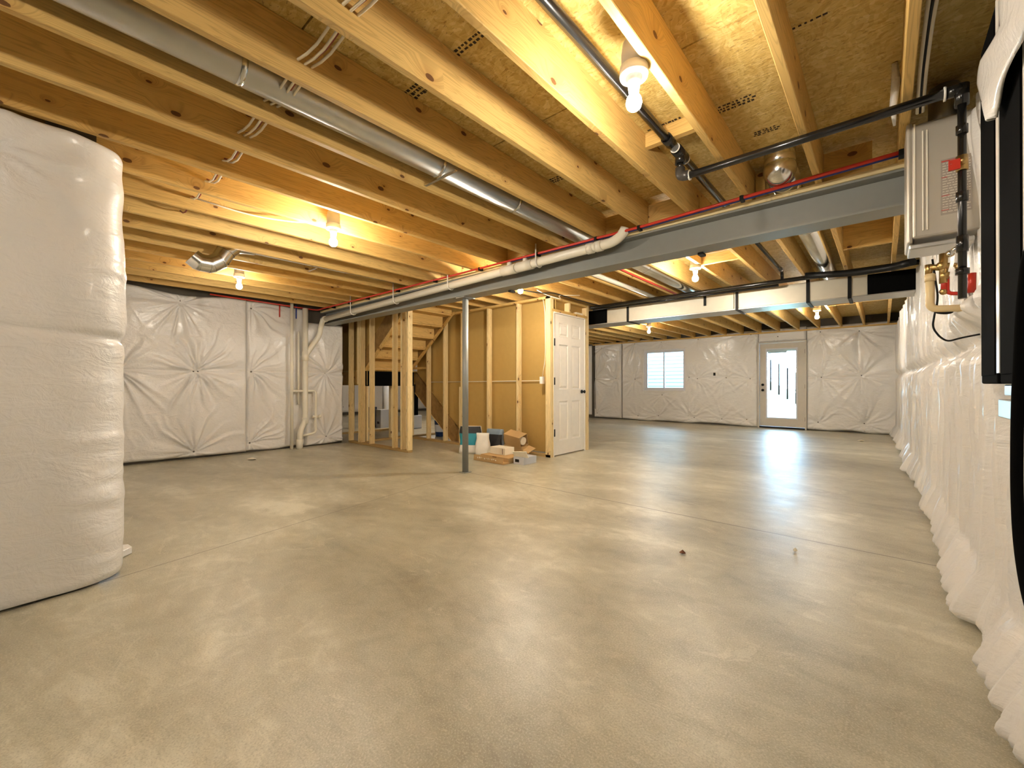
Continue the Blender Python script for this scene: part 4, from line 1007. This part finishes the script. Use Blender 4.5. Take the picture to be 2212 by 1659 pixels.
for i in range(12):
    x = -.25 + .036 * i; pb_.box(x, x + rnd.uniform(.008, .024), -.2068, -.2050, .035 + rnd.uniform(0, .02), .055 + rnd.uniform(0, .01))
pb_.done('printed_marks', CARDW, c0)
c1 = carton('flat_carton', 'shallow brown carton with a taped edge lying on the flattened one', (-4.13, 4.47), .56, .30, .055, CARD, -.03, .0225 , (('packing_tape', DARKW, (-.03, .05, -.152, -.1505, .01, .05)),))
c2 = carton('flat_carton', 'narrow pale carton at the back of the pile toward the sacks', (-4.46, 4.72), .34, .10, .045, CARDW, .3, .0)
c3 = carton('shoe_box', 'small closed white box on top of the carton pile', (-4.20, 4.56), .30, .20, .10, CARDW, -.02, .078, (('box_seam', DARKW, (.100, .108, -.102, -.1002, .012, .09)),))
c4 = thing('fallen_carton', 'tilted white carton with open flap at the right of the pile', 'carton', (-3.77, 4.52, .0))
B().box(-.05, .13, -.14, .14, .001, .10).done('carton_body', GREYP, c4, bevel=.003)
B().obox((.06, -.12, .135), (1, 0, .10), (0, 1, .6), (0, -.6, 1), .12, .006, .05).done('flap', CARDW, c4)
B().box(-.02, .05, -.1425, -.1405, .03, .07).done('printed_marks', BLK, c4)
c5 = thing('open_carton', 'open brown carton tilted on its side against the stud wall', 'carton', (-4.25, 4.95, 0))
def tilt(o, rx=0, ry=0, rz=0): o.rotation_euler = (rx, ry, rz); return o
bb = B(); w_, d_, h_ = .34, .17, .18; t_ = .004
bb.box(-w_ / 2, w_ / 2, -d_ / 2, d_ / 2, 0, t_); bb.box(-w_ / 2, w_ / 2, -d_ / 2, d_ / 2, h_ - t_, h_); bb.box(-w_ / 2, w_ / 2, -d_ / 2, -d_ / 2 + t_, t_, h_ - t_); bb.box(-w_ / 2, w_ / 2, d_ / 2 - t_, d_ / 2, t_, h_ - t_); bb.box(-w_ / 2, -w_ / 2 + t_, -d_ / 2 + t_, d_ / 2 - t_, t_, h_ - t_)
ob = bb.done('carton_body', CARD, c5, (0, 0, .17)); ob.rotation_euler = (.35, .12, -.05)
f1 = B().box(w_ / 2, w_ / 2 + .14, -d_ / 2, d_ / 2, -.002, .002).done('flap', CARD, ob); f1.rotation_euler = (0, .12, 0)
B().tube([(w_ / 2 - .12, 0, .09), (w_ / 2 - .01, 0, .09)], .06, 20).done('packing_roll', CARDW, ob)
B().box(-.20, .18, -.08, .08, .001, .155).done('support_tray', CARD, c5)
tb('paper_roll', CARDW, [(-3.84, 4.72, .035), (-3.76, 4.62, .035)], .032, 'small white paper roll at the right end of the pile', 'roll', seg=18)
def scrap(cx, cy, label, s_=.05, m=CARDW):
    b = B(); rnd = random.Random(int(cx * 100) + 7); n = 9
    vs = [b.bm.verts.new((s_ * (1 + .5 * rnd.random()) * math.cos(2 * math.pi * i / n), .6 * s_ * (1 + .5 * rnd.random()) * math.sin(2 * math.pi * i / n), .003 + .012 * rnd.random())) for i in range(n)]
    c_ = b.bm.verts.new((0, 0, .03)); d_ = b.bm.verts.new((0, 0, .002))
    for i in range(n): b.bm.faces.new((vs[i], vs[(i + 1) % n], c_)); b.bm.faces.new((vs[(i + 1) % n], vs[i], d_))
    o = b.done('paper_scrap', m, None, (cx, cy, 0)); tag(o, label, 'scrap')
scrap(-.325, 10.57, 'crumpled white scrap on the floor near the glazed door'); scrap(-6.91, 2.13, 'flat pale scrap on the floor by the far-left wall', .07, CARDW); scrap(-.965, 2.75, 'small dark chip on the floor in front of the saw cut', .018, DARKW); scrap(-.43, 3.27, 'tiny white chip on the floor near the right wall', .010, CARDW)
# outlet on far wall
of = thing('wall_outlet', 'small white outlet box on the far wall between window and door', 'outlet', (-3.42, YF - .085, 1.33))
B().box(.0, .05, -.012, .03, 0, .10).done('cover_plate', CERA, of); B().box(-.06, -.005, -.004, .03, .01, .09).done('cut_opening', BLK, of)

# ------------------------------------------------------------------ things stored beyond the stairs
nb = carton('storage_tower', 'tall navy box standing beyond the landing posts', (-9.9, 5.75), .16, .3, .52, NAVY)
carton('stored_carton', 'pale grey printed carton beside the tall navy box', (-9.6, 5.95), .24, .3, .46, GREYP, 0, 0, (('printed_marks', NAVY, (-.05, .05, -.152, -.1505, .1, .16)),))
carton('stored_carton', 'low pale carton under the landing near the black cylinder', (-8.6, 5.9), .30, .3, .34, CARDW)
tk = thing('storage_tank', 'white cylindrical tank standing far beyond the stairs', 'tank', (-11.9, 7.5, 0))
B().tube([(0, 0, 0.01), (0, 0, 1.0), (0, 0, 1.06), (0, 0, 1.10)], [.14, .14, .12, .05], 24).done('tank_body', WHEAT, tk)
bc = thing('water_softener', 'black cylinder beyond the landing with a pale lower body', 'tank', (-8.9, 6.35, 0))
B().tube([(0, 0, .30), (0, 0, 1.25), (0, 0, 1.32)], [.13, .13, .06], 24).done('upper_tank', BLKF, bc)
B().box(-.16, .18, -.15, .15, .001, .33).done('lower_body', GREYP, bc, bevel=.02)
bk = thing('bucket', 'blue plastic bucket under the lower stair flight', 'bucket', (-7.05, 5.75, 0))
B().tube([(0, 0, .001), (0, 0, .32), (0, 0, .34)], [.12, .145, .15], 24).done('bucket_body', BUCK, bk)
B().tube([(0, 0, .10), (0, 0, .25)], [.131, .142], 24, cap=False).done('bucket_label', WHEAT, bk)
